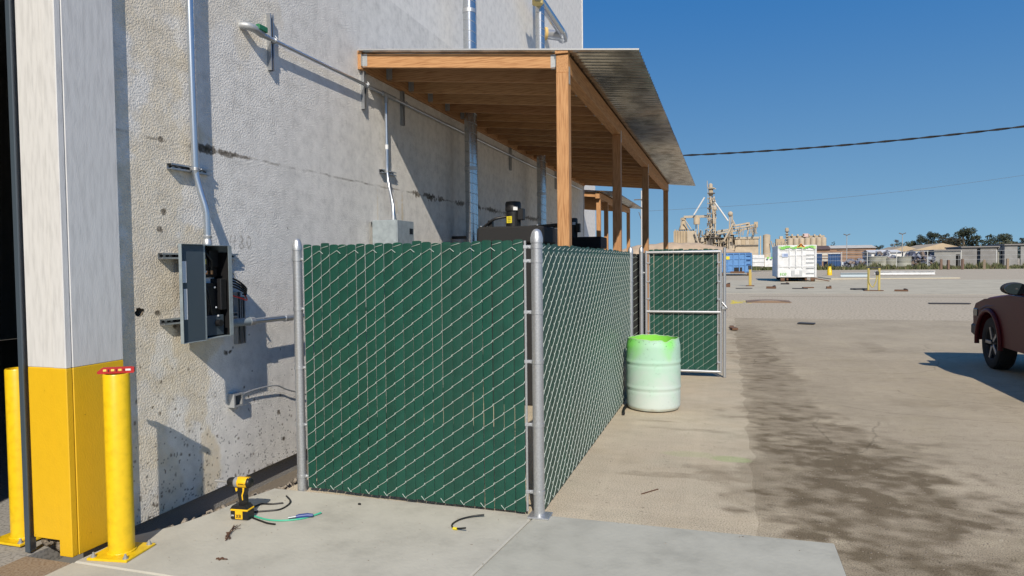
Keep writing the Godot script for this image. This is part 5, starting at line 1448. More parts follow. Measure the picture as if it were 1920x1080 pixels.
	sp.grid(20, 1, func(u, v): return Vector3(lerpf(pa.x, pb.x, u), (0.012 + 0.07 * sin(PI * u)) * v - 0.01, pa.z))
	obj("plate", sp, tri(mat(lin(0.28, 0.19, 0.13), 0.85), M.speck, 1.0), t)
	# bits of steel and timber lying about
	var scraps := ["rusty block put in for a tangled coil just past the open gate", "flat dark strip lying at the foot of the yellow steel post", "rusty steel offcut with bent end between the yellow post and white container", "long flat dark timber strip in front of the white container", "rusty steel piece with bent end beside the long timber strip", "dark scrap close under the front of the white container", "small rusty block between the white container and the pipe stand", "dark bent scrap beside the pipe stand, on the container's side", "rusty scrap beside the pipe stand, on the truck's side", "long thin dark strip lying alone on the asphalt near the truck", "small rusty scrap beside the free end of the gate", "short thin dark strip alone on the asphalt beyond the steel plate", "tiny scrap touching the small rusty scrap by the gate's free end"]
	var k := 0
	for q in [[1362, 538, 0.45, 0.2], [1395, 541, 0.9, 0.03], [1446, 541, 0.5, 0.12], [1500, 541.5, 0.8, 0.04], [1515, 540, 0.6, 0.06], [1472, 533, 0.5, 0.08], [1554, 541, 0.25, 0.12], [1612, 543, 0.9, 0.07], [1690, 546, 0.6, 0.08], [1780, 569.5, 1.3, 0.03], [1376, 618, 0.14, 0.05], [1512, 607, 0.4, 0.025], [1372, 614, 0.1, 0.04]]:  # first block is put in for a tangled coil of hose
		p = floor_at(q[0], q[1], 0.0)
		t = thing("scrap_piece", scraps[k], "scrap", p, "scraps lying on the yard")
		obj("piece", bx(p + Vector3(0, q[3] / 2, 0), Vector3(q[2], q[3], 0.25), 0.004, Basis(Vector3.UP, 0.3 * sin(k * 2.1))), [rust, M.plastic_dark][k % 2], t)
		if q[3] > 0.07: obj("bent_end", bx(p + Vector3(q[2] * 0.3, q[3] + 0.02, 0.05), Vector3(q[2] * 0.4, 0.05, 0.1), 0.01, Basis.from_euler(Vector3(0.2, 0.5 * k, 0.2))), [M.plastic_dark, rust][k % 2], t)
		k += 1
	# chain-link line along the far side with weeds and timber posts
	var fz := -117.0
	t = thing("far_fence", "chain link fence with pale posts along the far side of the yard", "fence", foot(1700, fz))
	for px in [1396, 1444, 1512, 1578, 1626, 1681, 1739, 1802, 1868, 1935]:
		p = foot(px, fz)
		obj("post", tb([p, p + Vector3(0, 2.75, 0)], 0.055, 6), mat(lin(0.6, 0.6, 0.56), 0.6), t)
	var f0 := foot(1380, fz)
	var f1 := foot(1960, fz)
	for y in [1.4, 2.0, 2.65]: obj("strand", tb([f0 + Vector3(0, y, 0), f1 + Vector3(0, y, 0)], 0.02, 4), M.galv_dull, t)
	var i5 := 0
	for px in [1764.5, 1778, 1804.5, 1845.5, 1889]:
		p = foot(px, -112.0)
		t = thing("timber_post", ["stubby reddish brown timber post in front of the far fence", "stubby grey weathered timber post in front of the far fence"][0 if i5 < 3 else 1], "post", p, "timber posts along the far fence")
		var hh := 1.45 - 0.1 * (i5 % 2)
		obj("post", bx(p + Vector3(0, hh / 2, 0), Vector3(0.3, hh, 0.3), 0.03, Basis(Vector3.UP, 0.4 * i5)), tri(mat(lin(0.20, 0.13, 0.095), 0.9), M.speck, 1.0) if i5 < 3 else M.grey_wood, t)
		obj("top", bx(p + Vector3(0, hh + 0.02, 0), Vector3(0.24, 0.05, 0.24), 0.02, Basis(Vector3.UP, 0.4 * i5)), M.grey_wood, t)
		i5 += 1
	var weeds := MB.new()
	weeds.colored = true
	rng.seed = 77
	for i in 5200:
		var px := rng.randf_range(1385, 1960)
		p = foot(px, fz - rng.randf_range(-1.5, 6.0))
		var hgt := rng.randf_range(0.3, 1.0) * (0.5 + 0.9 * absf(sin(px * 0.11) * sin(px * 0.031 + 1.0)))
		var e := Vector3(rng.randf_range(-0.3, 0.3), 0, rng.randf_range(-0.3, 0.3))
		var d := Vector3(cos(i * 1.7), 0, sin(i * 1.7)) * 0.13
		var c := Color(0.075, 0.095, 0.035).lerp(Color(0.20, 0.16, 0.09), rng.randf() * rng.randf())
		weeds.tint = c
		weeds.tri(p - d, p + d, p + e + Vector3(0, hgt, 0))
	tag(obj("weeds", weeds, mat(Color(1, 1, 1), 0.95, 0, {"vertex_color_use_as_albedo": true})), "strip of green and dry weeds along the foot of the far fence", "weeds", "", "stuff")

func block_house(label: String, x0: float, x1: float, ytop: float, z: float, doors: Array, c: Color):
	var p := foot((x0 + x1) / 2, z)
	var t := thing("block_building", label, "building", p, "grey block buildings behind the far fence")
	var a := at_z(x0, ytop, z)
	var b := at_z(x1, ytop, z)
	var m := tri(mat(c, 0.95), M.soft, 0.1)
	var x := a.x
	doors.sort_custom(func(u, v): return u[0] < v[0])
	# wall in piers, so that the doors are openings
	for d in doors:
		var da := at_z(d[0], ytop, z).x
		var db := at_z(d[1], ytop, z).x
		var top := at_z(d[0], d[2], z).y
		obj("wall", bx(Vector3((x + da) / 2, a.y / 2, z - 0.15), Vector3(da - x, a.y, 0.3)), m, t)
		obj("lintel", bx(Vector3((da + db) / 2, (a.y + top) / 2, z - 0.15), Vector3(db - da, a.y - top, 0.3)), m, t)
		obj("door", bx(Vector3((da + db) / 2, top / 2, z - 1.2), Vector3(db - da, top, 0.05)), M.plastic_dark, t)
		x = db
	obj("wall", bx(Vector3((x + b.x) / 2, a.y / 2, z - 0.15), Vector3(b.x - x, a.y, 0.3)), m, t)
	obj("side_wall", bx(Vector3(a.x + 0.15, a.y / 2, z - 4.3), Vector3(0.3, a.y, 8)), m, t)
	obj("side_wall", bx(Vector3(b.x - 0.15, a.y / 2, z - 4.3), Vector3(0.3, a.y, 8)), m, t)
	obj("roof", bx(Vector3((a.x + b.x) / 2, a.y + 0.1, z - 4.1), Vector3(b.x - a.x + 0.3, 0.2, 8.8), 0.02), mat(lin(0.22, 0.21, 0.2), 0.9), t)
	return t

func gable(label: String, x0: float, x1: float, ye: float, yr: float, z: float, depth: float, wallm: Material, roofm: Material, along := true):
	var a := at_z(x0, ye, z)
	var b := at_z(x1, ye, z)
	var r := at_z((x0 + x1) / 2, yr, z)
	var p := Vector3((a.x + b.x) / 2, 0, z)
	var t := thing("warehouse_shed", label, "shed", p, "sheds beyond the scrap yard")
	obj("wall", bx(Vector3(p.x, a.y / 2, z - depth / 2), Vector3(b.x - a.x, a.y, depth)), wallm, t)
	var mb := MB.new()
	if along:      # ridge runs left to right
		mb.prism(PackedVector2Array([Vector2(0.4, a.y), Vector2(-depth - 0.4, a.y), Vector2(-depth / 2, r.y)]), b.x - a.x + 0.6, Transform3D(Basis(Vector3(0, 0, 1), Vector3(0, 1, 0), Vector3(-1, 0, 0)), Vector3(p.x, 0.01, z)))
	else:
		mb.prism(PackedVector2Array([Vector2(a.x - 0.3, a.y), Vector2(b.x + 0.3, a.y), Vector2(p.x, r.y)]), depth + 0.6, Transform3D(Basis(), Vector3(0, 0.01, z - depth / 2)))
	obj("roof", mb, roofm, t)
	return t

func tree(label: String, px: float, py_top: float, wpx: float, z: float, leaf: Color, sd: int, kind := "bushy_tree"):
	var p := foot(px, z)
	var top := at_z(px, py_top, z).y
	var w := wpx * -z / 1300.0
	var t := thing(kind, label, "tree", p, "trees on the skyline")
	var r := RandomNumberGenerator.new(); r.seed = sd
	obj("trunk", tb([p, p + Vector3(0.1, top * 0.35, 0), p + Vector3(-0.1, top * 0.75, 0.1)], [0.045 * top, 0.035 * top, 0.012 * top], 8), M.grey_wood, t)
	var mb := MB.new()
	mb.colored = true
	var n := 26
	for i in n:
		var a := r.randf() * TAU
		var rad := sqrt(r.randf()) * 0.42
		var h := lerpf(0.22, 0.9, r.randf())
		var lim := 1.0 - pow(absf(h - 0.5) * 1.7, 2) * 0.5
		var c := p + Vector3(cos(a) * rad * w * lim, top * h, sin(a) * rad * w * lim)
		var s := w * r.randf_range(0.09, 0.17)
		for k in 150:
			var e := Vector3(r.randfn(), r.randfn(), r.randfn()).normalized() * (0.55 + 0.5 * r.randf()) * s
			e.y *= 0.8
			var q := c + e
			if q.y > top: continue
			var u := Vector3(r.randfn(), r.randfn(), r.randfn()).normalized() * w * 0.022
			var v := u.cross(Vector3(r.randfn(), r.randfn(), r.randfn()).normalized()).normalized() * w * 0.022
			mb.tint = leaf * r.randf_range(0.7, 1.3)
			mb.tri(q - u, q + u, q + v * 1.6)
	obj("crown", mb, mat(Color(1, 1, 1), 0.9, 0, {"vertex_color_use_as_albedo": true}), t)

func build_far():
	var tan_ := tri(mat(lin(0.50, 0.40, 0.27), 0.9), M.soft, 0.05)
	var cream := tri(mat(lin(0.55, 0.46, 0.34), 0.9), M.soft, 0.05)
	var steel := mat(lin(0.46, 0.40, 0.31), 0.7, 0.2)
	var dark := mat(lin(0.13, 0.115, 0.10), 0.9)
	# --- grain elevator
	var z := -250.0
	var P := func(x, y, d = 0.0): return at_z(x, y, z) + Vector3(0, 0, d)
	var t := thing("grain_elevator", "tan grain elevator works with tall leg tower, bins and slanting spouts", "grain elevator", foot(1335, z))
	obj("bin_block", ebox(1263, 433, 1288, 500, z, 9), tan_, t)
	obj("bin_block", ebox(1288.2, 433, 1303, 500, z + 0.5, 9), cream, t)
	for i in 5: obj("bin_rib", ebox(1266 + 5 * i, 433, 1266.7 + 5 * i, 460, z + 0.35, 0.5), tan_, t)
	for i in 9: obj("bin_vent", ebox(1265 + 4.2 * i, 430 + (i % 2), 1267 + 4.2 * i, 433, z - 3, 2), tan_, t)
	var cone := MB.new()
	var c0: Vector3 = P.call(1280.5, 429)
	cone.lathe([Vector2(1.7, 0), Vector2(0.5, 3.3), Vector2(0.9, 3.4), Vector2(0.9, 4.2), Vector2(0, 4.4)], 10, Transform3D(Basis(), c0 + Vector3(0, -0.2, -3)))
	obj("hopper", cone, tan_, t)
	var spout := func(x0, y0, x1, y1, r, m, d = 0.0): obj("spout", tb([P.call(x0, y0, d), P.call(x1, y1, d)], r, 6), m, t)
	spout.call(1284, 412, 1296, 430, 0.22, steel); spout.call(1278, 412, 1290, 430, 0.2, steel, -3.0); spout.call(1276, 408, 1276, 430, 0.2, steel, -2.0)
	obj("conveyor", ebox(1282, 404.5, 1331, 407.5, z - 2, 1.2), steel, t)
	var lathe_at := func(name, x, yb, yt, wpx, m, d = 0.0, cone_top = 0.25):
		var b: Vector3 = P.call(x, yb, d)
		var h: float = P.call(x, yt, d).y - b.y
		var r: float = wpx * 0.5 * -z / 1300.0
		var mb := MB.new()
		mb.lathe([Vector2(r, 0), Vector2(r, h * (1 - cone_top)), Vector2(r * 0.35, h), Vector2(0, h)], 16, Transform3D(Basis(), b))
		obj(name, mb, m, t)
	lathe_at.call("cyclone", 1306.5, 421, 404, 11, tan_, 1.0)
	obj("leg", ebox(1304, 420, 1306, 470, z, 0.5), steel, t); obj("leg", ebox(1308.5, 420, 1310.5, 470, z - 2, 0.5), steel, t)
	# leg tower: two casings, ladders and ring platforms, open steel round it
	for x in [1330.5, 1334.5, 1338.0]: obj("leg_casing", ebox(x, 368, x + 2.2, 500, z - 0.6 * (x - 1330), 0.7), tan_ if x < 1336 else cream, t)
	obj("leg_head", ebox(1328.5, 350, 1337, 367, z + 0.3, 2.0, 0.3), tan_, t)
	lathe_at.call("head_cap", 1332.5, 352, 344, 7, cream, 0.4)
	for k in 10:
		var y := 352.0 + k * 9.5
		obj("platform", ebox(1326.5 - 0.2 * k, y, 1340 + 0.2 * k, y + 0.9, z + 1.0, 2.6), dark if k % 3 == 1 else steel, t)
		obj("ladder_rail", ebox(1327 - 0.3 * (k % 2), y - 8, 1327.6 - 0.3 * (k % 2), y, z + 1.2, 0.1), steel, t)
	obj("antenna", tb([P.call(1326, 352), P.call(1326, 339)], 0.12, 5), steel, t)
	obj("antenna", ebox(1337, 353.4, 1342.5, 354.6, z, 0.3), cream, t)
	spout.call(1321, 370, 1301, 403, 0.30, mat(lin(0.62, 0.62, 0.60), 0.6)); spout.call(1338, 376, 1365, 414, 0.30, mat(lin(0.62, 0.62, 0.60), 0.6))
	spout.call(1332, 372, 1338, 404, 0.35, cream, 1.2); spout.call(1338, 404, 1338.5, 420, 0.35, cream, 1.2)
	var bl := MB.new()
	bl.ball(P.call(1339.8, 391, 1.0), Vector3(0.85, 0.95, 0.85), Basis(), 12, 8)
	obj("round_head", bl, cream, t)
	obj("leg_casing", ebox(1340.5, 397, 1342.5, 500, z + 0.6, 0.5), steel, t)
	bl = MB.new()
	bl.ball(P.call(1369.5, 401, 0.0), Vector3(0.85, 0.9, 0.85), Basis(), 12, 8)
	obj("round_head", bl, cream, t)
	for x in [1366.8, 1370.0, 1372.5]: obj("leg_casing", ebox(x, 404, x + 1.7, 500, z, 0.5), tan_, t)
	spout.call(1375, 418, 1357, 453, 0.33, cream, 1.5); spout.call(1374, 413, 1380, 426, 0.25, steel, 1.0); spout.call(1336, 425, 1326, 442, 0.3, cream, 1.5)
	spout.call(1303, 436, 1310, 456, 0.3, cream, 1.5)
	for q in [[1345, 434, 1417, 421], [1345, 438, 1418, 426], [1372, 424, 1404, 418]]:
		obj("gallery", bm(P.call(q[0], q[1], -1), P.call(q[2], q[3], -1), 1.5, 0.55), steel if q[0] < 1350 else cream, t)
	obj("gallery_head", ebox(1414, 416, 1421, 426, z, 2), tan_, t); obj("gallery_head", ebox(1399, 417, 1406, 426, z - 1.5, 2), tan_, t)
	var r := RandomNumberGenerator.new(); r.seed = 4
	for i in 230:      # braces, catwalks and pipes of the open works
		var x := r.randf_range(1308, 1372)
		var y := r.randf_range(430, 458)
		var m: Material = [steel, cream, dark, tan_][r.randi() % 4]
		match r.randi() % 4:
			0: obj("brace", tb([P.call(x, y, r.randf_range(-4, 2)), P.call(x + r.randf_range(-9, 9), y + r.randf_range(4, 16), r.randf_range(-4, 2))], 0.2, 4), m, t)
			1: obj("column", ebox(x, y, x + 1.3, 480, z + r.randf_range(-4, 2), 0.25), m, t)
			2: obj("catwalk", ebox(x, y + 8, x + r.randf_range(4, 14), y + 8.9, z + r.randf_range(-3, 2), 1.2), m, t)
			3: obj("hood", ebox(x, y + 10, x + r.randf_range(3, 9), y + 10 + r.randf_range(4, 11), z + r.randf_range(-4, 1), 1.2, 0.1), m, t)
	for i in 30:
		var x := r.randf_range(1382, 1420)
		obj("brace", tb([P.call(x, r.randf_range(420, 436), 0), P.call(x + r.randf_range(-5, 5), r.randf_range(436, 447), 0)], 0.12, 4), [steel, cream, dark][i % 3], t)
	for i in 46:
		var y := r.randf_range(362, 450)
		var x := 1334 + r.randf_range(-7, 8) * (0.7 + (y - 362) / 120.0)
		if i % 2: obj("brace", tb([P.call(x, y, r.randf_range(-1, 2)), P.call(x + r.randf_range(-5, 5), y + r.randf_range(6, 14), r.randf_range(-1, 2))], 0.14, 4), [steel, cream, dark][i % 3], t)
		else: obj("hood", ebox(x, y, x + r.randf_range(1.5, 4), y + r.randf_range(2, 6), z + r.randf_range(-1, 1.5), 0.9, 0.1), [tan_, steel, cream][i % 3], t)
	obj("machine_house", ebox(1357, 446, 1380, 500, z - 4, 4), tan_, t)
	obj("dark_intake", ebox(1367, 448, 1374, 466, z + 0.4, 0.5), dark, t)
	obj("process_building", ebox(1378, 447, 1422, 500, z - 1, 14), cream, t)
	for i in 5: obj("shutter", ebox(1382 + 8 * i, 449, 1388.5 + 8 * i, 459, z - 0.8, 0.3), tan_ if i % 2 else cream, t)
	obj("band_course", ebox(1378, 460, 1422, 461, z - 0.7, 0.4), dark, t)
	obj("building_roof", ebox(1376, 444.5, 1424, 447.5, z - 0.6, 15), steel, t)
	lathe_at.call("storage_tank", 1438, 500, 438.5, 12.5, cream, -2.0, 0.03)
	obj("tank_pipe", ebox(1425, 442, 1427, 500, z, 0.5), cream, t)
	# tan spoil heap / roof in front of the elevator
	var mo := MB.new()
	mo.grid(60, 10, func(u, v):
		var q := at_z(lerpf(1120, 1400, u), 470, -200.0)
		var h := 7.4 * sin(PI * clampf(u, 0.0, 1.0)) ** 0.35 * (0.97 + 0.018 * sin(u * 31.0) + 0.012 * sin(u * 77.0))
		return Vector3(q.x, -0.3 + h * sin(PI * v), -190.0 - 26.0 * v))
	tag(obj("sand_heap", mo, tri(mat(lin(0.56, 0.42, 0.28), 0.95), M.soft, 0.05)), "long tan sand heap in front of the grain elevator", "sand heap")
	# --- silo row
	z = -300.0
	t = thing("silo_row", "row of tan concrete silos with gallery and head house behind the white container", "silos", foot(1510, z))
	for i in 7: lathe_at.call("silo", 1481.5 + 10.6 * i - (0.0 if i < 6 else 1.5), 500, 446.0 - 0.35 * i, 9.6, cream, 0.0, 0.04)
	obj("gallery", ebox(1477, 442.5, 1546, 446.5, z - 2, 2), tan_, t)
	for i in 6: obj("vent_head", ebox(1484 + 10.5 * i, 439, 1487 + 10.5 * i, 443, z - 1, 1), cream, t)
	obj("head_house", ebox(1506, 438, 1516, 444, z - 1, 2), mat(lin(0.6, 0.45, 0.42), 0.8), t)
	obj("leg_tower", ebox(1474, 433, 1477.5, 500, z, 0.8), steel, t); obj("leg_head", ebox(1472.5, 427, 1479, 434, z, 1.5, 0.3), tan_, t)
	for k in 5: obj("platform", ebox(1472, 434 + 5 * k, 1480, 434.8 + 5 * k, z + 0.5, 1.5), dark, t)
	obj("side_bin", ebox(1455, 448, 1472, 500, z, 5), tan_, t); obj("side_bin", ebox(1462, 443, 1468, 448, z, 3), cream, t)
	for k in 12: obj("brace", tb([P.call(1446 + 2.4 * k, 452 + (k * 7) % 11), P.call(1450 + 2.2 * k, 470)], 0.2, 4), steel, t)
	# --- sheds, tanks and containers behind the fence
	var brown := tri(mat(lin(0.32, 0.20, 0.13), 0.9), M.soft, 0.1)
	var pale := tri(mat(lin(0.62, 0.58, 0.50), 0.9), M.soft, 0.1)
	var whitem := tri(mat(lin(0.74, 0.74, 0.72), 0.8), M.soft, 0.1)
	gable("long low shed with pale roof and brown walls behind the blue containers", 1552, 1642, 466, 459, -190, 14, brown, pale)
	gable("dark brown low roof beside the white container", 1528, 1556, 468, 460, -170, 10, brown, tri(mat(lin(0.14, 0.09, 0.075), 0.9), M.soft, 0.1))
	gable("cream gabled shed with its gable end facing the yard", 1664, 1732, 472, 461, -200, 20, whitem, tan_, false)
	gable("larger cream shed with a tan roof in front of the dark trees", 1712, 1822, 470, 456, -195, 24, pale, tan_, false)
	gable("low white shed among the scrap heaps", 1634, 1690, 474, 468, -160, 10, whitem, whitem)
	z = -165.0
	for q in [[1579, 464, 16, "brown tank with a flat top behind the blue containers", lin(0.30, 0.19, 0.12)], [1613, 464, 17, "silver ribbed tank beside the brown tank", lin(0.42, 0.46, 0.48)], [1596, 465, 14, "tan tank between the brown and silver tanks", lin(0.38, 0.27, 0.17)]]:
		t = thing("storage_tank", q[3], "tank", foot(q[0], z))
		lathe_at.call("shell", q[0], 503, q[1], q[2], mat(q[4], 0.6, 0.1), 0.0, 0.06)
		for k in 3:
			var b := at_z(q[0], 470 + 8 * k, z)
			obj("hoop", tb([b, b + Vector3(0, 0.15, 0)], q[2] * 0.5 * 165 / 1300.0 + 0.04, 20), dark, t)
	z = -122.0
	var bc := tri(mat(lin(0.04, 0.11, 0.27), 0.7), M.soft, 0.3)
	for q in [[1527, 1541, "blue shipping container half hidden by the white container"], [1553, 1576, "blue shipping container beside the pale panel"]]:
		t = thing("shipping_container", q[2], "container", foot((q[0] + q[1]) / 2, z))
		obj("body", ebox(q[0], 475.5, q[1], 499, z, 6), bc, t)
		for i in 8: obj("rib", ebox(lerpf(q[0], q[1] - 1, i / 7.0), 476, lerpf(q[0], q[1] - 1, i / 7.0) + 0.8, 498, z + 0.12, 0.12), bc, t)
		obj("roof_rail", ebox(q[0], 474.5, q[1], 475.8, z + 0.15, 6.2), whitem, t)
	t = thing("pale_panel", "pale cracked panel between the two blue shipping containers", "panel", foot(1547, z))
	obj("board", ebox(1541.5, 474.5, 1552.5, 490, z, 0.4), pale, t)
	for y in [479, 484]: obj("rail", ebox(1541.5, y, 1552.5, y + 0.8, z + 0.1, 0.1), brown, t)
	for x in [1543, 1551]: obj("leg", ebox(x, 489, x + 1, 500, z, 0.2), brown, t)
	# concrete tank rings in front of the scrap
	var conc := tri(mat(lin(0.38, 0.38, 0.32), 0.95), M.soft, 0.2)
	var rings := [[1640, 481, 24, "wide concrete tank ring in front of the scrap heap"], [1655, 480.5, 14, "narrow concrete ring squeezed against the wide ring"], [1670, 484, 19, "concrete tank ring with a dark crack by the scrap"], [1694, 481, 23, "concrete tank ring at the grey metal scrap end"]]
	z = -124.0
	for q in rings:
		t = thing("concrete_ring", q[3], "concrete ring", foot(q[0], z))
		var b := foot(q[0], z)
		var hh := at_z(q[0], q[1], z).y
		var rr: float = q[2] * 0.5 * 124 / 1300.0
		var mb := MB.new()
		mb.lathe([Vector2(rr, 0), Vector2(rr, hh * 0.48), Vector2(rr * 0.98, hh * 0.5), Vector2(rr, hh * 0.52), Vector2(rr, hh), Vector2(rr * 0.86, hh), Vector2(rr * 0.86, 0)], 24, Transform3D(Basis(), b))
		obj("ring", mb, conc, t)
		obj("rim", tb([b + Vector3(0, hh - 0.1, 0), b + Vector3(0, hh - 0.02, 0)], rr + 0.05, 24), conc, t)
	# scrap heaps, mixed metal
	var si := 0
	for q in [[1570, 1640, 489, 497, -132.0, "low heap of dark tangled scrap behind the weeds"], [1628, 1685, 474, 490, -134.0, "tall heap of blue grey scrap metal behind the concrete rings"], [1682, 1758, 474, 498, -128.0, "bright grey scrap metal heap beside the block building"]]:
		t = thing("scrap_heap", q[5], "scrap heap", foot((q[0] + q[1]) / 2, q[4]))
		var mbs := [MB.new(), MB.new(), MB.new(), MB.new()]
		r.seed = 60 + si
		for i in 620:
			var f := r.randf()
			var prof := pow(sin(PI * clampf(f, 0.03, 0.97)), 0.4) * (0.85 + 0.2 * sin(f * 23.0))
			var x := lerpf(q[0], q[1], f)
			var yt := lerpf(503.0, q[2] - 1.0, prof)
			var b: Vector3 = at_z(x, lerpf(yt, 503, r.randf() * r.randf()), q[4] + r.randf_range(-2, 2))
			mbs[r.randi() % 4].box(b, Vector3(r.randf_range(0.1, 0.9), r.randf_range(0.05, 0.4), r.randf_range(0.1, 0.7)), 0, Basis.from_euler(Vector3(r.randf() * 3, r.randf() * 3, r.randf() * 3)))
		var sm := [mat(lin(0.35, 0.38, 0.42), 0.5, 0.4), mat(lin(0.09, 0.10, 0.14), 0.6, 0.3), mat(lin(0.16, 0.18, 0.26), 0.6, 0.2), mat(lin(0.22, 0.17, 0.14), 0.8)]
		for k in 4: tag(obj("scrap", mbs[k], sm[k], t), "", "", "", "stuff")
		si += 1
	t = thing("lean_to", "low grey metal lean-to roof over the bright scrap", "shelter", foot(1720, -131))
	obj("roof", bm(at_z(1690, 473, -131), at_z(1760, 470, -131), 5.0, 0.12), M.galv_dull, t)
	for x in [1692, 1724, 1757]: obj("post", ebox(x, 472, x + 1.2, 503, -130, 0.15), dark, t)
	block_house("pale grey block building with a dark doorway at its right end", 1752, 1802, 470.5, -126, [[1792.5, 1800, 477]], lin(0.30, 0.30, 0.285))
	block_house("long grey block building in the middle of the far row", 1803, 1872, 464.5, -127, [[1832, 1838.5, 466]], lin(0.25, 0.245, 0.235))
	block_house("tallest grey block building at the end of the far row", 1884, 1975, 460, -126, [[1908, 1914, 462]], lin(0.30, 0.30, 0.29))
	t = thing("block_building", "dark recessed gate bay between two grey block buildings", "building", foot(1878, -128), "grey block buildings behind the far fence")
	obj("back_wall", ebox(1871, 469, 1885, 503, -128, 0.3), M.plastic_dark, t)
	obj("lintel", ebox(1870, 463.5, 1885, 469, -127, 0.4), mat(lin(0.36, 0.36, 0.35), 0.9), t)
	for x in [1871.5, 1874.5]: obj("pier", ebox(x, 469, x + 1.3, 503, -127, 0.3), conc, t)
	# lamp posts
	for q in [[1587.5, 440, "slim lamp post rising beyond the blue containers"], [1691.5, 438, "slim lamp post rising beyond the scrap heap"]]:
		var b := foot(q[0], -140)
		var h := at_z(q[0], q[1], -140).y
		t = thing("lamp_post", q[2], "lamp post", b)
		obj("pole", tb([b, b + Vector3(0, h, 0)], [0.09, 0.06], 6), mat(lin(0.38, 0.38, 0.37), 0.5), t)
		for s in [-1, 1]: obj("lamp_head", bm(b + Vector3(0, h - 0.1, 0), b + Vector3(s * 0.55, h + 0.12, 0), 0.25, 0.14), dark, t)
	# utility pole and cables
	var up := foot(1203.5, -62)
	var uh := at_z(1203.5, 357, -62).y
	t = thing("utility_pole", "thin utility pole with crossarm seen between the awning posts", "utility pole", up)
	obj("pole", tb([up, up + Vector3(0, uh, 0)], [0.09, 0.06], 8), mat(lin(0.55, 0.53, 0.5), 0.8), t)
	obj("crossarm", bx(up + Vector3(-0.25, at_z(1203, 374, -62).y, 0.08), Vector3(0.8, 0.09, 0.09)), dark, t)
	obj("bracket", tb([up + Vector3(-0.25, at_z(1203, 397, -62).y, 0), up + Vector3(-0.02, at_z(1203, 413, -62).y, 0)], 0.03, 5), dark, t)
	var p2 := Vector3(17.5, 0, -28)
	t = thing("utility_pole", "timber utility pole carrying the black overhead cable", "utility pole", p2)
	obj("pole", tb([p2, p2 + Vector3(0, 9, 0)], [0.16, 0.11], 10), M.grey_wood, t)
	obj("crossarm", bx(p2 + Vector3(0, 8.6, 0), Vector3(1.8, 0.1, 0.1)), M.grey_wood, t)
	t = thing("overhead_cable", "twisted black overhead cable sagging across the sky from the building", "cable", Vector3(-5.3, 5.25, -28))
	var ca := []
	var cb := []
	var u := at_z(1290, 291, -29.5)
	var v := at_z(1920, 237, -28.5)
	var dv := (v - u)
	for i in 81:
		var f := lerpf(-0.42, 1.62, i / 80.0)
		var q := u + dv * f + Vector3(0, 0.55 * (f * f - f) * 0.9, 0)
		var w := 0.022
		ca.append(q + Vector3(0, cos(i * 1.3), sin(i * 1.3)) * w); cb.append(q - Vector3(0, cos(i * 1.3), sin(i * 1.3)) * w)
	obj("strand", tb(ca, 0.022, 5), M.black_matt, t); obj("strand", tb(cb, 0.022, 5), M.black_matt, t)
	t = thing("overhead_cable", "faint thin wire crossing the sky lower down", "cable", at_z(1210, 398, -62))
	var wv := []
	for i in 31: wv.append(at_z(1210, 396, -62).lerp(at_z(2050, 309, -75), i / 30.0) + Vector3(0, -0.6 * sin(PI * i / 30.0), 0))
	obj("strand", tb(wv, 0.012, 4), mat(lin(0.12, 0.14, 0.17), 0.7), t)
	# trees on the skyline
	var dg := Color(0.040, 0.050, 0.030)
	tree("dark rounded tree at the left of the big clump behind the cream shed", 1741, 432, 38, -260, dg, 1)
	tree("dark tree between the rounded tree and the tallest tree", 1762, 434, 34, -262, dg, 2)
	tree("tallest dark tree of the clump behind the block buildings", 1806, 421, 52, -258, Color(0.045, 0.056, 0.032), 3)
	tree("brownish lower tree at the foot of the tallest tree", 1784, 442, 50, -250, Color(0.06, 0.055, 0.035), 4)
	tree("broad low green tree right of the tallest tree", 1866, 439, 52, -262, Color(0.05, 0.062, 0.035), 5)
	tree("pale scrubby tree in front of the broad low tree", 1880, 448, 46, -256, Color(0.095, 0.10, 0.06), 6)
	tree("small dark tree left of the broad low tree", 1838, 446, 20, -262, dg, 7)
	tree("olive scrubby tree left of the big dark clump", 1706, 448, 44, -265, Color(0.07, 0.078, 0.04), 8)
	tree("bare greyish tree beside the far lamp post", 1677, 444, 22, -268, Color(0.12, 0.11, 0.10), 9)
	tree("small dark bush above the low sheds", 1647, 456, 22, -270, dg, 10)
	tree("small dark conifer above the long shed", 1562, 448, 11, -270, dg, 11)
	tree("dark tree at the end of the block buildings", 1922, 434, 26, -240, Color(0.03, 0.042, 0.028), 12)
	tree("low scrub along the skyline right of the pale tree", 1905, 452, 28, -262, Color(0.07, 0.075, 0.045), 13)

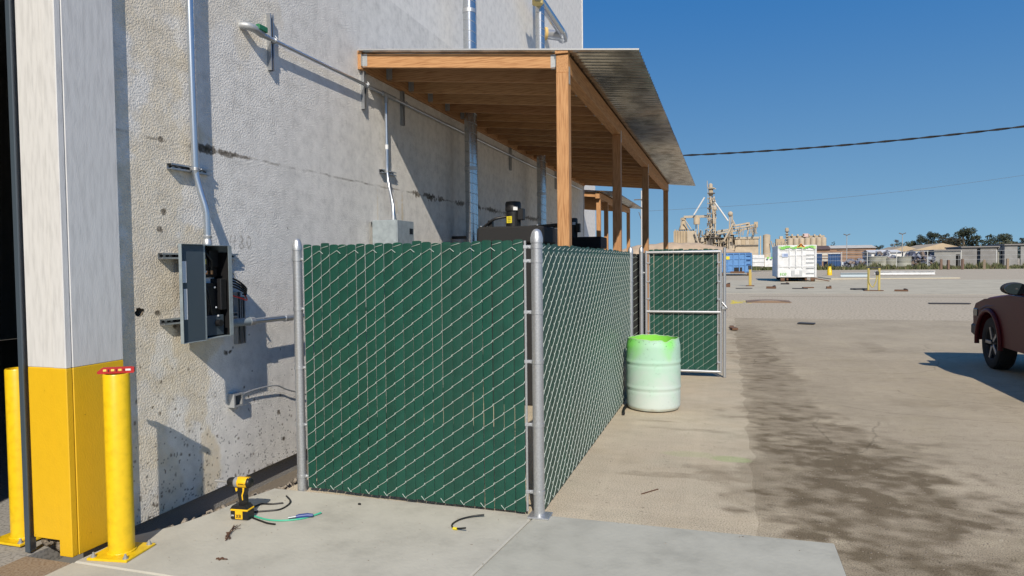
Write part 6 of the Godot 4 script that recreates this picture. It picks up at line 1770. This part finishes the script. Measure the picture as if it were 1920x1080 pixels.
func _ready():
	cam = Camera3D.new()
	cam.name = "camera"
	cam.position = Vector3(0, 1.65, 0)
	cam.basis = Basis.from_euler(Vector3(deg_to_rad(-2.096), deg_to_rad(17.194), deg_to_rad(-0.630)))
	cam.fov = rad_to_deg(2 * atan(540.0 / 1300.0))
	cam.far = 3000; cam.current = true
	add_child(cam)
	var env := Environment.new()
	env.background_mode = Environment.BG_SKY
	var sm := ProceduralSkyMaterial.new()
	sm.sky_top_color = lin(0.0, 0.132, 0.445); sm.sky_horizon_color = lin(0.26, 0.475, 0.65); sm.sky_curve = 0.14
	sm.ground_horizon_color = lin(0.26, 0.24, 0.2); sm.ground_bottom_color = lin(0.2, 0.18, 0.15)
	sm.sun_angle_max = 30.0
	env.sky = Sky.new(); env.sky.sky_material = sm
	env.tonemap_mode = Environment.TONE_MAPPER_LINEAR
	env.tonemap_exposure = 1.0
	env.sdfgi_enabled = true; env.ssao_enabled = true; env.ssil_enabled = true
	var we := WorldEnvironment.new()
	we.name = "environment"; we.environment = env
	add_child(we)
	var sun := DirectionalLight3D.new()
	sun.name = "sun"
	sun.light_energy = 1.55; sun.light_angular_distance = 0.5; sun.light_color = Color(1.0, 0.96, 0.90)
	sun.shadow_enabled = true
	sun.basis = Basis.looking_at(Vector3(-0.35, -0.78, -1.0).normalized(), Vector3.UP)
	add_child(sun)
	make_materials()
	build_ground()
	build_warehouse()
	build_awning()
	build_fences()
	build_electrics()
	duct("nearer spiral duct rising through the awning beside the black blower", -3.30, -8.86, 0.085, 0.0, 10.4)
	duct("farther spiral duct rising through the awning", -3.30, -12.6, 0.085, 0.0, 8.2)
	build_branch()
	bollard("yellow steel bollard standing outside the door post with a red level on it", Vector3(-3.335, 0, -3.10), 0.15)
	bollard("yellow steel bollard standing inside the dark doorway", Vector3(-4.115, 0, -3.12), 0.0)
	level(Vector3(-3.335, 1.0425, -3.10), 0.55)
	build_drum()
	build_machines()
	build_drill(floor_at(456, 972), 0.10)
	build_truck()
	build_yard()
	build_far()
	build_litter()

func build_branch():     # sloping branch pipe with its wrapped elbow, high beside the farther duct
	var t := thing("branch_duct", "sloping branch pipe with foil wrapped elbow beside the farther duct", "duct", Vector3(-3.3, 6, -12.9))
	var a := at_x(1016, 6, -3.28)
	var b := at_x(1054, 62, -3.28)
	obj("pipe", tb([a + (a - b) * 0.4, b], 0.085, 24), M.duct, t)
	var e := at_x(1043, 68, -3.4)
	obj("foil_elbow", tb(curve([b + (a - b).normalized() * 0.1, b + Vector3(0, -0.09, -0.08), e + Vector3(0.06, 0, 0), Vector3(WX - 0.02, e.y, e.z + 0.25)], 5), [0.09, 0.1, 0.098, 0.104, 0.1, 0.106, 0.1, 0.105, 0.1, 0.104, 0.1, 0.1, 0.1, 0.1, 0.1, 0.1], 18), M.galv, t)
	obj("foam_collar", tb([Vector3(WX, e.y, e.z + 0.25), Vector3(WX + 0.05, e.y, e.z + 0.22)], 0.13, 14), mat(lin(0.6, 0.42, 0.16), 0.9), t)
	obj("foam_collar", tb([at_x(1008, -6, -3.3), at_x(1008, 8, -3.3)], 0.1, 14), mat(lin(0.6, 0.48, 0.2), 0.9), t)
